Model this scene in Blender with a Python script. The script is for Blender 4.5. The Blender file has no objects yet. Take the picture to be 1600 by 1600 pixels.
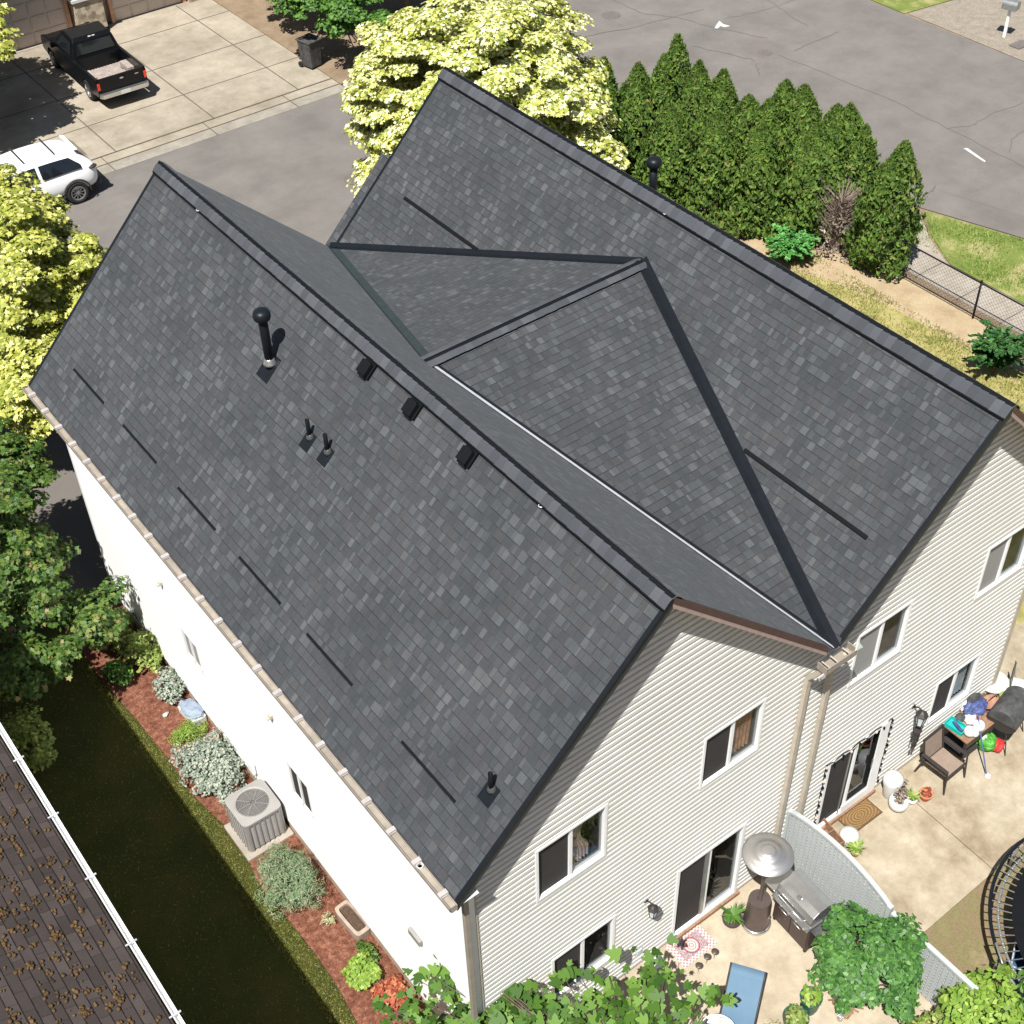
import bpy, bmesh, math, random
import numpy as np
from mathutils import Vector, Matrix, Euler
SC = bpy.context.scene
# ---------------------------------------------------------------- camera
CP = Vector((-4.862, -8.212, 21.785)); CT = Vector((8.847, 10.759, 0.0)); ROLL = -0.033; FPX = 2152.53
fw = (CT - CP).normalized(); rt = fw.cross(Vector((0, 0, 1))).normalized(); up = rt.cross(fw)
c_, s_ = math.cos(ROLL), math.sin(ROLL)
R_ = rt * c_ + up * s_; U_ = up * c_ - rt * s_
cd = bpy.data.cameras.new('camera'); cam = bpy.data.objects.new('camera', cd); SC.collection.objects.link(cam)
M = Matrix((R_, U_, -fw)).transposed().to_4x4(); M.translation = CP; cam.matrix_world = M
cd.sensor_width = 36; cd.lens = 36 * FPX / 1600; cd.clip_end = 2000; SC.camera = cam
# ---------------------------------------------------------------- world and sun
SUND = Vector((0.413, 0.262, -0.872)).normalized()
w = bpy.data.worlds.new('World'); SC.world = w; w.use_nodes = True
nt = w.node_tree; bg = nt.nodes['Background']; sk = nt.nodes.new('ShaderNodeTexSky'); sk.sky_type = 'NISHITA'; sk.sun_disc = False
sk.sun_elevation = math.asin(-SUND.z); sk.sun_rotation = math.atan2(-SUND.x, -SUND.y) % (2 * math.pi)
nt.links.new(sk.outputs[0], bg.inputs[0]); bg.inputs[1].default_value = 0.05
sl = bpy.data.lights.new('sun', 'SUN'); sl.energy = 5.0; sl.angle = math.radians(0.5); sl.color = (1.0, 0.975, 0.93)
so = bpy.data.objects.new('sun', sl); SC.collection.objects.link(so); so.rotation_euler = SUND.to_track_quat('-Z', 'Y').to_euler()
SC.view_settings.view_transform = 'Standard'; SC.view_settings.look = 'None'; SC.view_settings.exposure = 0.72; SC.view_settings.gamma = 1
SC.cycles.max_bounces = 6; SC.cycles.transparent_max_bounces = 12
rnd = random.Random(7); NR = np.random.default_rng(11)

# pixel (1600 px photo) -> point on a plane, used only to read positions off the photo
def _hit(px, py, n, d0):
    d = fw + R_ * ((px - 800) / FPX) - U_ * ((py - 800) / FPX)
    n = Vector(n); return CP + d * ((d0 - CP.dot(n)) / d.dot(n))
def G(px, py, z=0.0): return _hit(px, py, (0, 0, 1), z)

# ================================================================= helpers
class Graph:
    def __init__(s, name, rough=0.8, spec=0.3, metal=0.0):
        s.m = bpy.data.materials.new(name); s.m.use_nodes = True; s.t = s.m.node_tree
        s.b = s.t.nodes['Principled BSDF']; s.o = s.t.nodes['Material Output']
        s.b.inputs['Roughness'].default_value = rough; s.b.inputs['Metallic'].default_value = metal
        s.b.inputs['Specular IOR Level'].default_value = spec
    def n(s, typ, **k):
        x = s.t.nodes.new('ShaderNode' + typ)
        for a, v in k.items(): setattr(x, a, v)
        return x
    def put(s, v, sock):
        if isinstance(v, bpy.types.NodeSocket): s.t.links.new(v, sock)
        elif v is not None: sock.default_value = v
    def f(s, op, a, b=None, c=None):
        x = s.n('Math', operation=op); s.put(a, x.inputs[0]); s.put(b, x.inputs[1]); s.put(c, x.inputs[2]); return x.outputs[0]
    def obj(s): return s.n('TexCoord').outputs['Object']
    def uv(s):
        x = s.n('SeparateXYZ'); s.put(s.n('TexCoord').outputs['UV'], x.inputs[0]); return x.outputs[0], x.outputs[1]
    def xyz(s, v):
        x = s.n('SeparateXYZ'); s.put(v, x.inputs[0]); return x.outputs
    def comb(s, a, b, c=0.0):
        x = s.n('CombineXYZ'); s.put(a, x.inputs[0]); s.put(b, x.inputs[1]); s.put(c, x.inputs[2]); return x.outputs[0]
    def noise(s, vec, scale, detail=4, rough=0.6, col=False):
        x = s.n('TexNoise'); s.put(vec, x.inputs['Vector']); x.inputs['Scale'].default_value = scale
        x.inputs['Detail'].default_value = detail; x.inputs['Roughness'].default_value = rough
        return x.outputs['Color' if col else 'Fac']
    def white(s, a, b=None):
        if b is None: x = s.n('TexWhiteNoise', noise_dimensions='1D'); s.put(a, x.inputs['W'])
        else: x = s.n('TexWhiteNoise', noise_dimensions='2D'); s.put(s.comb(a, b), x.inputs['Vector'])
        return x.outputs['Value']
    def ramp(s, fac, stops, const=False):
        x = s.n('ValToRGB'); r = x.color_ramp; r.interpolation = 'CONSTANT' if const else 'LINEAR'
        while len(r.elements) < len(stops): r.elements.new(0.5)
        for e, (p, c) in zip(r.elements, stops): e.position = p; e.color = (*c, 1) if len(c) == 3 else c
        s.put(fac, x.inputs[0]); return x.outputs[0]
    def mix(s, fac, a, b, mode='MIX'):
        x = s.n('MixRGB', blend_type=mode); s.put(fac, x.inputs[0])
        s.put((*a, 1) if isinstance(a, tuple) else a, x.inputs[1]); s.put((*b, 1) if isinstance(b, tuple) else b, x.inputs[2]); return x.outputs[0]
    def bump(s, h, dist=0.01, strength=1.0):
        x = s.n('Bump'); x.inputs['Distance'].default_value = dist; x.inputs['Strength'].default_value = strength
        s.put(h, x.inputs['Height']); s.put(x.outputs[0], s.b.inputs['Normal'])
    def col(s, v): s.put((*v, 1) if isinstance(v, tuple) else v, s.b.inputs['Base Color']); return s

def plain(name, c, rough=0.7, metal=0.0, spec=0.3, var=0.12, scale=6, bump=0.0):
    g = Graph(name, rough, spec, metal); v = g.obj()
    n = g.noise(v, scale, 5); lo = tuple(x * (1 - var) for x in c); hi = tuple(min(1, x * (1 + var)) for x in c)
    g.col(g.ramp(n, [(0.3, lo), (0.7, hi)]))
    if bump: g.bump(g.noise(v, scale * 8, 3), bump)
    return g.m

def shingle_mat(name, base=1.0):
    g = Graph(name, 0.85, 0.25); g.b.inputs['Sheen Weight'].default_value = 0.07; g.b.inputs['Sheen Roughness'].default_value = 0.55; g.b.inputs['Sheen Tint'].default_value = (.75, .80, .85, 1); u, v = g.uv(); F = g.f
    E_ = 0.143
    r0 = F('DIVIDE', v, E_); row = F('FLOOR', r0); fv = F('FRACT', r0)
    def tabs(rowv):
        uu = F('ADD', F('DIVIDE', u, 0.27), F('MULTIPLY', g.white(rowv), 17.3)); ce = F('FLOOR', uu); fu = F('FRACT', uu)
        t1 = F('MULTIPLY_ADD', g.white(ce, rowv), 0.34, 0.18); t2 = F('MULTIPLY_ADD', g.white(ce, F('ADD', rowv, 71.5)), 0.25, 0.66)
        a = F('GREATER_THAN', fu, t1); b = F('GREATER_THAN', fu, t2)
        idd = F('ADD', F('MULTIPLY', ce, 3.0), F('ADD', a, b))
        edge = F('MINIMUM', F('ABSOLUTE', F('SUBTRACT', fu, t1)), F('ABSOLUTE', F('SUBTRACT', fu, t2)))
        return idd, edge
    idd, edge = tabs(row); rv = g.white(idd, row)
    idu, _ = tabs(F('ADD', row, 1.0)); ru = g.white(idu, F('ADD', row, 1.0))
    b = base
    c = g.ramp(rv, [(0, (.040*b, .043*b, .046*b)), (.25, (.045*b, .049*b, .052*b)), (.45, (.051*b, .055*b, .059*b)), (.60, (.048*b, .048*b, .050*b)),
                    (.76, (.056*b, .060*b, .063*b)), (.88, (.065*b, .069*b, .072*b)), (.95, (.075*b, .080*b, .083*b))], True)
    o = g.obj()
    big = g.noise(o, 0.9, 3); c = g.mix(0.5, c, g.ramp(big, [(0.35, (.37, .39, .41)), (0.65, (.61, .59, .58))]), 'OVERLAY')
    gr = g.noise(o, 140, 2, .7); c = g.mix(0.55, c, g.ramp(gr, [(0.3, (.30, .30, .30)), (0.7, (.72, .72, .72))]), 'OVERLAY')
    mark = g.noise(o, 4.0, 6, .8); c = g.mix(0.35, c, g.ramp(mark, [(0.38, (.40, .40, .40)), (0.64, (.60, .60, .60))]), 'OVERLAY')
    # black asphalt edge plus painted shadow line below each thick tab
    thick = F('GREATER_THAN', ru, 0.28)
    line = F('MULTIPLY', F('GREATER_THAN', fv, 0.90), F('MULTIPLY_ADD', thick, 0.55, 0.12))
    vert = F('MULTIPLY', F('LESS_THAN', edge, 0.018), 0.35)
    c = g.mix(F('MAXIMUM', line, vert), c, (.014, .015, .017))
    g.col(c)
    h = F('ADD', F('MULTIPLY', F('SUBTRACT', 1.0, fv), 0.9), F('MULTIPLY', rv, 0.5))
    g.bump(F('ADD', h, F('MULTIPLY', gr, 0.35)), 0.007)
    return g.m

def leaf_mat(name, stops, trans=0.35, rough=0.55, patch=0.0):
    g = Graph(name, rough, 0.35); geo = g.n('NewGeometry'); r = geo.outputs['Random Per Island']
    c = g.ramp(r, stops)
    if patch:
        n = g.noise(g.obj(), 0.8, 2); c = g.mix(g.f('MULTIPLY', n, patch), c, stops[0][1])
    g.col(c); tr = g.n('BsdfTranslucent'); g.put(c, tr.inputs[0]); mx = g.n('MixShader'); mx.inputs[0].default_value = trans
    g.put(g.b.outputs[0], mx.inputs[1]); g.put(tr.outputs[0], mx.inputs[2]); g.put(mx.outputs[0], g.o.inputs[0]); return g.m

def ground_mat(name, stops, scale=2.0, fine=60, rough=0.95, bump=0.01, fineamt=0.5):
    g = Graph(name, rough, 0.15); o = g.obj()
    n = g.noise(o, scale, 8, .65); c = g.ramp(n, stops)
    fn = g.noise(o, fine, 4, .7); c = g.mix(fineamt, c, g.ramp(fn, [(0.3, (.25, .25, .25)), (0.7, (.75, .75, .75))]), 'OVERLAY')
    g.col(c)
    if bump: g.bump(fn, bump)
    return g.m

def glass_mat(name, tint=(.02, .025, .03)):
    g = Graph(name, 0.03, 0.9); g.b.inputs['Base Color'].default_value = (*tint, 1)
    gl = g.n('BsdfGlossy'); gl.inputs['Roughness'].default_value = 0.02; gl.inputs[0].default_value = (.9, .95, 1, 1)
    tr = g.n('BsdfTransparent'); tr.inputs[0].default_value = (.75, .78, .78, 1)
    fr = g.n('Fresnel'); fr.inputs[0].default_value = 1.6
    f = g.f('MULTIPLY_ADD', fr.outputs[0], 0.55, 0.015)
    mx = g.n('MixShader'); g.put(f, mx.inputs[0]); g.put(tr.outputs[0], mx.inputs[1]); g.put(gl.outputs[0], mx.inputs[2]); g.put(mx.outputs[0], g.o.inputs[0])
    return g.m

MAT = {}
def m(k): return MAT[k]

class MB:
    """collects shapes for ONE mesh object"""
    def __init__(s): s.v = []; s.f = []; s.mi = []; s.uv = {}
    def add(s, vs, fs, mi=0):
        o = len(s.v); s.v += [tuple(x) for x in vs]; s.f += [tuple(i + o for i in f) for f in fs]; s.mi += [mi] * len(fs); return s
    def box(s, lo, hi, mi=0, M=None):
        x0, y0, z0 = lo; x1, y1, z1 = hi
        vs = [(x0, y0, z0), (x1, y0, z0), (x1, y1, z0), (x0, y1, z0), (x0, y0, z1), (x1, y0, z1), (x1, y1, z1), (x0, y1, z1)]
        if M is not None: vs = [M @ Vector(v) for v in vs]
        return s.add(vs, [(0, 3, 2, 1), (4, 5, 6, 7), (0, 1, 5, 4), (1, 2, 6, 5), (2, 3, 7, 6), (3, 0, 4, 7)], mi)
    def cbox(s, c, size, rot=(0, 0, 0), mi=0):
        Mx = Matrix.Translation(c) @ Euler(rot).to_matrix().to_4x4(); h = [k / 2 for k in size]
        return s.box((-h[0], -h[1], -h[2]), h, mi, Mx)
    def tube(s, pts, r, n=8, mi=0, closed=False, cap=True):
        pts = [Vector(p) for p in pts]; N = len(pts); rs = r if isinstance(r, (list, tuple)) else [r] * N
        vs = []; fs = []; ref = Vector((0, 0, 1))
        for i, p in enumerate(pts):
            a = pts[(i - 1) % N] if (i > 0 or closed) else p; b = pts[(i + 1) % N] if (i < N - 1 or closed) else p
            t = (b - a).normalized() if (b - a).length > 1e-9 else Vector((0, 0, 1))
            rf = ref if abs(t.dot(ref)) < 0.95 else Vector((1, 0, 0))
            x = t.cross(rf).normalized(); y = t.cross(x)
            for k in range(n):
                an = 2 * math.pi * k / n; vs.append(p + (x * math.cos(an) + y * math.sin(an)) * rs[i])
        for i in range(N if closed else N - 1):
            for k in range(n):
                a = i * n + k; b = i * n + (k + 1) % n; c = ((i + 1) % N) * n + (k + 1) % n; d = ((i + 1) % N) * n + k
                fs.append((a, d, c, b))
        if cap and not closed: fs += [tuple(range(n)), tuple(reversed(range((N - 1) * n, N * n)))]
        return s.add(vs, fs, mi)
    def lathe(s, prof, n=24, c=(0, 0, 0), mi=0, cap=True):
        vs = []; fs = []; L = len(prof)
        for r, z in prof:
            for k in range(n):
                a = 2 * math.pi * k / n; vs.append((c[0] + r * math.cos(a), c[1] + r * math.sin(a), c[2] + z))
        for i in range(L - 1):
            for k in range(n): fs.append((i * n + k, i * n + (k + 1) % n, (i + 1) * n + (k + 1) % n, (i + 1) * n + k))
        if cap and prof[0][0] > 0.001: fs.append(tuple(reversed(range(n))))
        if cap and prof[-1][0] > 0.001: fs.append(tuple(range((L - 1) * n, L * n)))
        return s.add(vs, fs, mi)
    def prism(s, poly, z0, z1, mi=0, M=None):
        n = len(poly); vs = [(x, y, z0) for x, y in poly] + [(x, y, z1) for x, y in poly]
        if M is not None: vs = [M @ Vector(v) for v in vs]
        fs = [tuple(reversed(range(n))), tuple(range(n, 2 * n))] + [(i, (i + 1) % n, n + (i + 1) % n, n + i) for i in range(n)]
        return s.add(vs, fs, mi)
    def slab(s, poly3, t, mi=0):
        """polygon in 3D (top surface) with thickness t downwards"""
        n = len(poly3); vs = [Vector(p) for p in poly3] + [Vector(p) - Vector((0, 0, t)) for p in poly3]
        fs = [tuple(range(n)), tuple(reversed(range(n, 2 * n)))] + [(i, n + i, n + (i + 1) % n, (i + 1) % n) for i in range(n)]
        return s.add(vs, fs, mi)
    def quad(s, a, b, c, d, mi=0): return s.add([a, b, c, d], [(0, 1, 2, 3)], mi)
    def blob(s, c, r, seed=0, n=2, amp=.15, mi=0):
        bm = bmesh.new(); bmesh.ops.create_icosphere(bm, subdivisions=n, radius=1); q = random.Random(seed)
        vs = [Vector((v.co.x * r[0], v.co.y * r[1], v.co.z * r[2])) * (1 + amp * (q.random() - .5) * 2) + Vector(c) for v in bm.verts]
        fs = [tuple(v.index for v in f.verts) for f in bm.faces]; bm.free(); return s.add(vs, fs, mi)
    def crumple(s, c, r, seed=0, amp=.16, n=4, mi=0):
        bm = bmesh.new(); bmesh.ops.create_icosphere(bm, subdivisions=n, radius=1); q = random.Random(seed)
        ks = [(Vector((q.gauss(0, 1), q.gauss(0, 1), q.gauss(0, 1))) * (1.6 + 1.1 * i), q.random() * 6.28, .9 / (1 + i * .55)) for i in range(7)]
        vs = []
        for v in bm.verts:
            d = sum(a * (abs(math.sin(k.dot(v.co) + p)) - .6) for k, p, a in ks) * amp; z = max(v.co.z * (1 + d) * r[2], -r[2] * .55)
            vs.append(Vector((v.co.x * r[0] * (1 + d), v.co.y * r[1] * (1 + d), z)) + Vector(c))
        fs = [tuple(v.index for v in f.verts) for f in bm.faces]; bm.free(); return s.add(vs, fs, mi)
    def build(s, name, mat, parent=None, smooth=False, bevel=0.0, uvfn=None, sub=0, loc=None):
        me = bpy.data.meshes.new(name); me.from_pydata(s.v, [], s.f); mats = mat if isinstance(mat, (list, tuple)) else [mat]
        for k in mats: me.materials.append(MAT[k] if isinstance(k, str) else k)
        if len(mats) > 1: me.polygons.foreach_set('material_index', s.mi)
        if smooth: me.polygons.foreach_set('use_smooth', [True] * len(s.f))
        if uvfn:
            ul = me.uv_layers.new(name='UVMap')
            for l in me.loops: ul.data[l.index].uv = uvfn(me.vertices[l.vertex_index].co)
        me.update(); o = bpy.data.objects.new(name, me); SC.collection.objects.link(o)
        if parent: o.parent = parent
        if loc is not None: o.location = loc
        if bevel: b = o.modifiers.new('bevel', 'BEVEL'); b.width = bevel; b.segments = 2; b.limit_method = 'ANGLE'; b.angle_limit = math.radians(40)
        if sub: q = o.modifiers.new('sub', 'SUBSURF'); q.levels = sub; q.render_levels = sub
        if smooth and bevel:
            pass
        return o

def tag(o, label=None, cat=None, group=None, kind=None):
    if label: o['label'] = label
    if cat: o['category'] = cat
    if group: o['group'] = group
    if kind: o['kind'] = kind
    return o
def thing(name, label, cat, loc=(0, 0, 0), rz=0.0, group=None):
    o = bpy.data.objects.new(name, None); SC.collection.objects.link(o); o.location = loc; o.rotation_euler = (0, 0, rz)
    o.empty_display_size = 0.1
    return tag(o, label, cat, group)
def struct(o): o['kind'] = 'structure'; return o
def copy_thing(r, loc, rz, label, scale=1.0):
    c = r.copy(); SC.collection.objects.link(c); c.location = loc; c.rotation_euler = (0, 0, rz); c.scale = (scale,) * 3 if not isinstance(scale, tuple) else scale
    c['label'] = label
    for ch in list(r.children):
        d = ch.copy(); SC.collection.objects.link(d); d.parent = c
        for gch in list(ch.children):
            e = gch.copy(); SC.collection.objects.link(e); e.parent = d
    return c

# leaf outlines (x across, y along), unit size
LEAF = {
 'fig': [(0, 0), (.16, .0), (.44, .10), (.47, .24), (.27, .36), (.50, .56), (.44, .70), (.22, .60), (.16, .84), (0, 1.02), (-.16, .84), (-.22, .60), (-.44, .70), (-.50, .56), (-.27, .36), (-.47, .24), (-.44, .10), (-.16, .0)],
 'maple': [(0, 0), (.18, .10), (.50, .05), (.34, .30), (.55, .55), (.24, .58), (0, 1.0), (-.24, .58), (-.55, .55), (-.34, .30), (-.50, .05), (-.18, .10)],
 'oval': [(0, 0), (.26, .28), (.27, .60), (0, 1.0), (-.27, .60), (-.26, .28)],
 'blade': [(-.07, 0), (.07, 0), (.05, .6), (0, 1.0), (-.05, .6)],
 'flake': [(-.10, 0), (.10, 0), (.22, .45), (.10, .60), (.05, 1.0), (-.08, .62), (-.22, .45)],
}
def leaves(name, pos, nrm, size, shape, mat, parent=None, fold=0.25, along=None, rng=None, sizevar=0.35):
    rng = rng or NR; n = len(pos); out = np.array(LEAF[shape], float); k = len(out)
    nrm = nrm / (np.linalg.norm(nrm, axis=1, keepdims=True) + 1e-9)
    if along is None: along = rng.normal(size=(n, 3)); along[:, 2] -= 0.35
    t = along - (along * nrm).sum(1, keepdims=True) * nrm; t /= (np.linalg.norm(t, axis=1, keepdims=True) + 1e-9)
    b = np.cross(nrm, t); sz = size * (1 + sizevar * (rng.random(n) * 2 - 1))
    X = out[:, 0][None, :, None]; Y = (out[:, 1] - .4)[None, :, None]
    Z = (-fold * np.abs(out[:, 0]) - 0.18 * (out[:, 1] - .4) ** 2)[None, :, None]
    V = pos[:, None, :] + sz[:, None, None] * (X * b[:, None, :] + Y * t[:, None, :] + Z * nrm[:, None, :])
    V = V.reshape(-1, 3); me = bpy.data.meshes.new(name)
    me.vertices.add(len(V)); me.vertices.foreach_set('co', V.ravel().astype(np.float32))
    me.loops.add(n * k); me.loops.foreach_set('vertex_index', np.arange(n * k, dtype=np.int32))
    me.polygons.add(n); me.polygons.foreach_set('loop_start', np.arange(0, n * k, k, dtype=np.int32)); me.polygons.foreach_set('loop_total', np.full(n, k, np.int32))
    me.update(calc_edges=True); me.validate(); me.materials.append(MAT[mat] if isinstance(mat, str) else mat)
    o = bpy.data.objects.new(name, me); SC.collection.objects.link(o)
    if parent: o.parent = parent
    return o
def clumps(nc, per, rad, cr, center, rng, shell=0.45, flat=0.55, lump=0.25, zmin=-0.75):
    """leaf positions and normals for a crown: many domed sprays spread through an uneven ellipsoid"""
    d = rng.normal(size=(nc * 3, 3)); d /= np.linalg.norm(d, axis=1, keepdims=True); d = d[d[:, 2] > zmin][:nc]; nc = len(d)
    a1, a2 = rng.random(2) * 6.28
    lob = 1 + lump * np.sin(3 * np.arctan2(d[:, 1], d[:, 0]) + a1) * np.cos(2.5 * d[:, 2] + a2) + lump * .8 * (rng.random(nc) - .5)
    r = (shell + (1 - shell) * rng.random(nc) ** 0.6) * lob
    C = np.array(center) + d * r[:, None] * np.array(rad)
    CR = cr * (0.65 + 0.7 * rng.random(nc))
    q = rng.normal(size=(nc, per, 3)); q /= np.linalg.norm(q, axis=2, keepdims=True); q[:, :, 2] = np.abs(q[:, :, 2]) * 0.9 - 0.15
    rr = (0.55 + 0.45 * rng.random((nc, per, 1)))
    P = C[:, None, :] + q * rr * CR[:, None, None] * np.array([1, 1, flat])
    Nn = q * 0.55 + np.array([0, 0, 0.75]) + 0.35 * d[:, None, :] + rng.normal(size=(nc, per, 3)) * 0.38
    return P.reshape(-1, 3), Nn.reshape(-1, 3), C
def trunk_mesh(h, r, tops, rng, base=(0, 0, 0), lean=(0, 0)):
    b = MB(); p0 = Vector(base); p1 = p0 + Vector((lean[0], lean[1], h))
    mid = p0.lerp(p1, .5) + Vector((rng.normal() * .05, rng.normal() * .05, 0))
    b.tube([p0 - Vector((0, 0, .1)), p0 + Vector((0, 0, .15)), mid, p1], [r * 1.35, r * 1.05, r * .8, r * .5], 10)
    for t in tops:
        t = Vector(t); s = p0.lerp(p1, .55 + .4 * rng.random()); k = s.lerp(t, .5) + Vector((rng.normal() * .12, rng.normal() * .12, .15))
        b.tube([s, k, t], [r * .38, r * .2, r * .07], 6)
    return b
def tree(name, label, cat, loc, h, rad, cz, nc, per, cr, size, shape, mat, group=None, seed=1, shell=.45, flat=.55, lump=.25, zmin=-.75, tr=.14, extra=None, off=(0, 0), fold=.25):
    rng = np.random.default_rng(seed); t = thing(name, label, cat, loc, 0, group)
    P, Nn, C = clumps(nc, per, rad, cr, (off[0], off[1], cz), rng, shell, flat, lump, zmin)
    if extra: # small protruding sprays
        for (c, n2, r2) in extra:
            p, n_, c2 = clumps(n2, per, r2, cr, c, rng, .2, flat, lump, -1); P = np.vstack([P, p]); Nn = np.vstack([Nn, n_]); C = np.vstack([C, c2])
    leaves('crown', P, Nn, size, shape, mat, t, rng=rng, fold=fold)
    idx = rng.choice(len(C), min(26, len(C)), replace=False)
    trunk_mesh(cz * .95, tr, C[idx], rng, lean=off).build('trunk', 'bark', t, smooth=True)
    return t

# ================================================================= materials
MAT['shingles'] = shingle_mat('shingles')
g = Graph('cap_shingle', .85, .25); g.b.inputs['Sheen Weight'].default_value = .07; g.b.inputs['Sheen Tint'].default_value = (.75, .80, .85, 1)
c = g.ramp(g.n('NewGeometry').outputs['Random Per Island'], [(0, (.045, .049, .055)), (.5, (.057, .062, .070)), (1, (.075, .080, .088))]); c = g.mix(.4, c, g.ramp(g.noise(g.obj(), 130, 3), [(.3, (.3, .3, .3)), (.7, (.7, .7, .7))]), 'OVERLAY'); g.col(c); MAT['cap_shingle'] = g.m
MAT['cap_plain'] = plain('cap_shingle', (.058, .064, .073), .92, var=.22, scale=9, bump=.003)
MAT['black_metal'] = plain('black_metal', (.008, .010, .013), .42, spec=.22)
MAT['black_plastic'] = plain('black_plastic', (.006, .007, .008), .7, spec=.10)
MAT['dark_boot'] = plain('dark_boot', (.06, .06, .06), .35, spec=.5)
MAT['green_metal'] = plain('green_metal', (.026, .036, .038), .6)
MAT['bright_metal'] = plain('bright_metal', (.55, .56, .58), .35, metal=.3, spec=.6)
MAT['dark_trim'] = plain('dark_trim', (.030, .036, .042), .6)
MAT['pink_trim'] = plain('pink_trim', (.34, .25, .225), .6)
MAT['brown_trim'] = plain('brown_trim', (.075, .045, .038), .6)
MAT['tan_metal'] = plain('tan_metal', (.42, .37, .30), .5)
MAT['taupe_metal'] = plain('taupe_metal', (.27, .235, .195), .5)
MAT['gutter_inner'] = plain('gutter_inner', (.30, .26, .21), .6, var=.25, scale=3)
MAT['bracket'] = plain('bracket', (.55, .50, .47), .4, metal=.3)
g = Graph('siding', .6, .3); o = g.obj(); n = g.noise(o, 1.4, 5)
st = g.noise(g.comb(g.f('MULTIPLY', g.xyz(o)[0], 4.0), 0.0, g.f('MULTIPLY', g.xyz(o)[2], 0.5)), 1.5, 5)
cc = g.ramp(n, [(.3, (.57, .555, .515)), (.7, (.64, .625, .585))]); cc = g.mix(g.f('MULTIPLY', st, .16), cc, (.50, .46, .38)); g.col(cc); MAT['siding'] = g.m
MAT['side_wall'] = plain('side_wall', (.93, .93, .92), .6, var=.015, scale=.8)
MAT['white_paint'] = plain('white_paint', (.80, .80, .79), .4, var=.03)
MAT['pot_white'] = plain('pot_white', (.56, .56, .54), .35, var=.08)
MAT['gray_paint'] = plain('gray_paint', (.55, .55, .53), .5, var=.05)
MAT['foundation'] = plain('foundation', (.34, .27, .20), .9, var=.2)
MAT['brown_wood'] = plain('brown_wood', (.24, .14, .085), .8, var=.25, scale=12)
MAT['dark_wood'] = plain('dark_wood', (.10, .06, .04), .7, var=.25, scale=10)
MAT['screen_dark'] = plain('screen_dark', (.035, .032, .031), .8, var=.12, scale=2)
MAT['screen_light'] = plain('screen_light', (.26, .26, .25), .8, var=.05, scale=2)
MAT['room_dark'] = plain('room_dark', (.05, .045, .04), .9)
MAT['curtain'] = plain('curtain', (.62, .46, .38), .9, var=.3, scale=9)
MAT['curtain_brown'] = plain('curtain_brown', (.48, .25, .14), .9, var=.6, scale=5)
MAT['curtain_sheer'] = plain('curtain_sheer', (.55, .60, .62), .9, var=.15)
MAT['glass'] = glass_mat('glass')
MAT['glass_dark'] = plain('glass_dark', (.01, .012, .014), .04, spec=.9)
MAT['bark'] = plain('bark', (.13, .10, .075), .9, var=.4, scale=14, bump=.01)
MAT['dead_bark'] = plain('dead_bark', (.26, .20, .17), .9, var=.35, scale=14)
MAT['asphalt'] = ground_mat('asphalt', [(.25, (.120, .109, .100)), (.5, (.158, .144, .131)), (.75, (.192, .176, .160))], .55, 70, .9, .003, .5)
MAT['asphalt_dark'] = ground_mat('asphalt_dark', [(.25, (.128, .115, .104)), (.75, (.158, .142, .127))], .3, 70, .9, .003, .4)
MAT['crack'] = plain('crack', (.118, .106, .096), .95)
def concrete(name, stops, sc=.9):
    g = Graph(name, .9, .2); o = g.obj(); n = g.noise(o, sc, 9, .68); c = g.ramp(n, stops)
    s2 = g.noise(o, sc * 3.1, 6, .75); c = g.mix(.45, c, g.ramp(s2, [(.38, (.36, .34, .31)), (.62, (.62, .62, .62))]), 'OVERLAY')
    fn = g.noise(o, 90, 3, .7); c = g.mix(.35, c, g.ramp(fn, [(.3, (.3, .3, .3)), (.7, (.7, .7, .7))]), 'OVERLAY'); g.col(c); g.bump(fn, .002); return g.m
MAT['patio'] = concrete('patio', [(.3, (.20, .155, .10)), (.46, (.31, .26, .185)), (.6, (.38, .33, .25)), (.75, (.42, .375, .295))], .75)
MAT['patio_pale'] = concrete('patio_pale', [(.3, (.34, .285, .205)), (.7, (.43, .37, .28))], .7)
MAT['driveway'] = concrete('driveway', [(.3, (.215, .185, .14)), (.5, (.30, .262, .205)), (.7, (.36, .315, .25))], .35)
MAT['kerb'] = concrete('kerb', [(.3, (.22, .20, .165)), (.7, (.29, .265, .225))], .6)
MAT['walk'] = concrete('walk', [(.3, (.28, .245, .205)), (.7, (.34, .305, .26))], .8)
MAT['joint'] = plain('joint', (.10, .085, .065), .9)
MAT['dirt'] = ground_mat('dirt', [(.25, (.16, .11, .07)), (.5, (.22, .16, .105)), (.75, (.28, .21, .15))], 1.2, 40)
MAT['tan_dirt'] = ground_mat('tan_dirt', [(.25, (.27, .20, .12)), (.5, (.36, .275, .17)), (.75, (.42, .34, .22))], 1.6, 50)
MAT['yard_dirt'] = ground_mat('yard_dirt', [(.25, (.14, .095, .06)), (.42, (.20, .14, .09)), (.55, (.17, .15, .07)), (.75, (.28, .21, .14))], 1.4, 45)
MAT['dry_grass'] = ground_mat('dry_grass', [(.25, (.12, .15, .03)), (.42, (.22, .21, .065)), (.58, (.34, .29, .12)), (.75, (.13, .17, .035))], 1.5, 35)
MAT['green_grass'] = ground_mat('green_grass', [(.25, (.07, .12, .02)), (.5, (.16, .19, .05)), (.62, (.32, .28, .13)), (.75, (.11, .16, .03))], .9, 35)
MAT['lawn'] = ground_mat('lawn', [(.25, (.020, .028, .006)), (.5, (.034, .040, .009)), (.75, (.055, .046, .015))], 1.0, 40)
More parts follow.
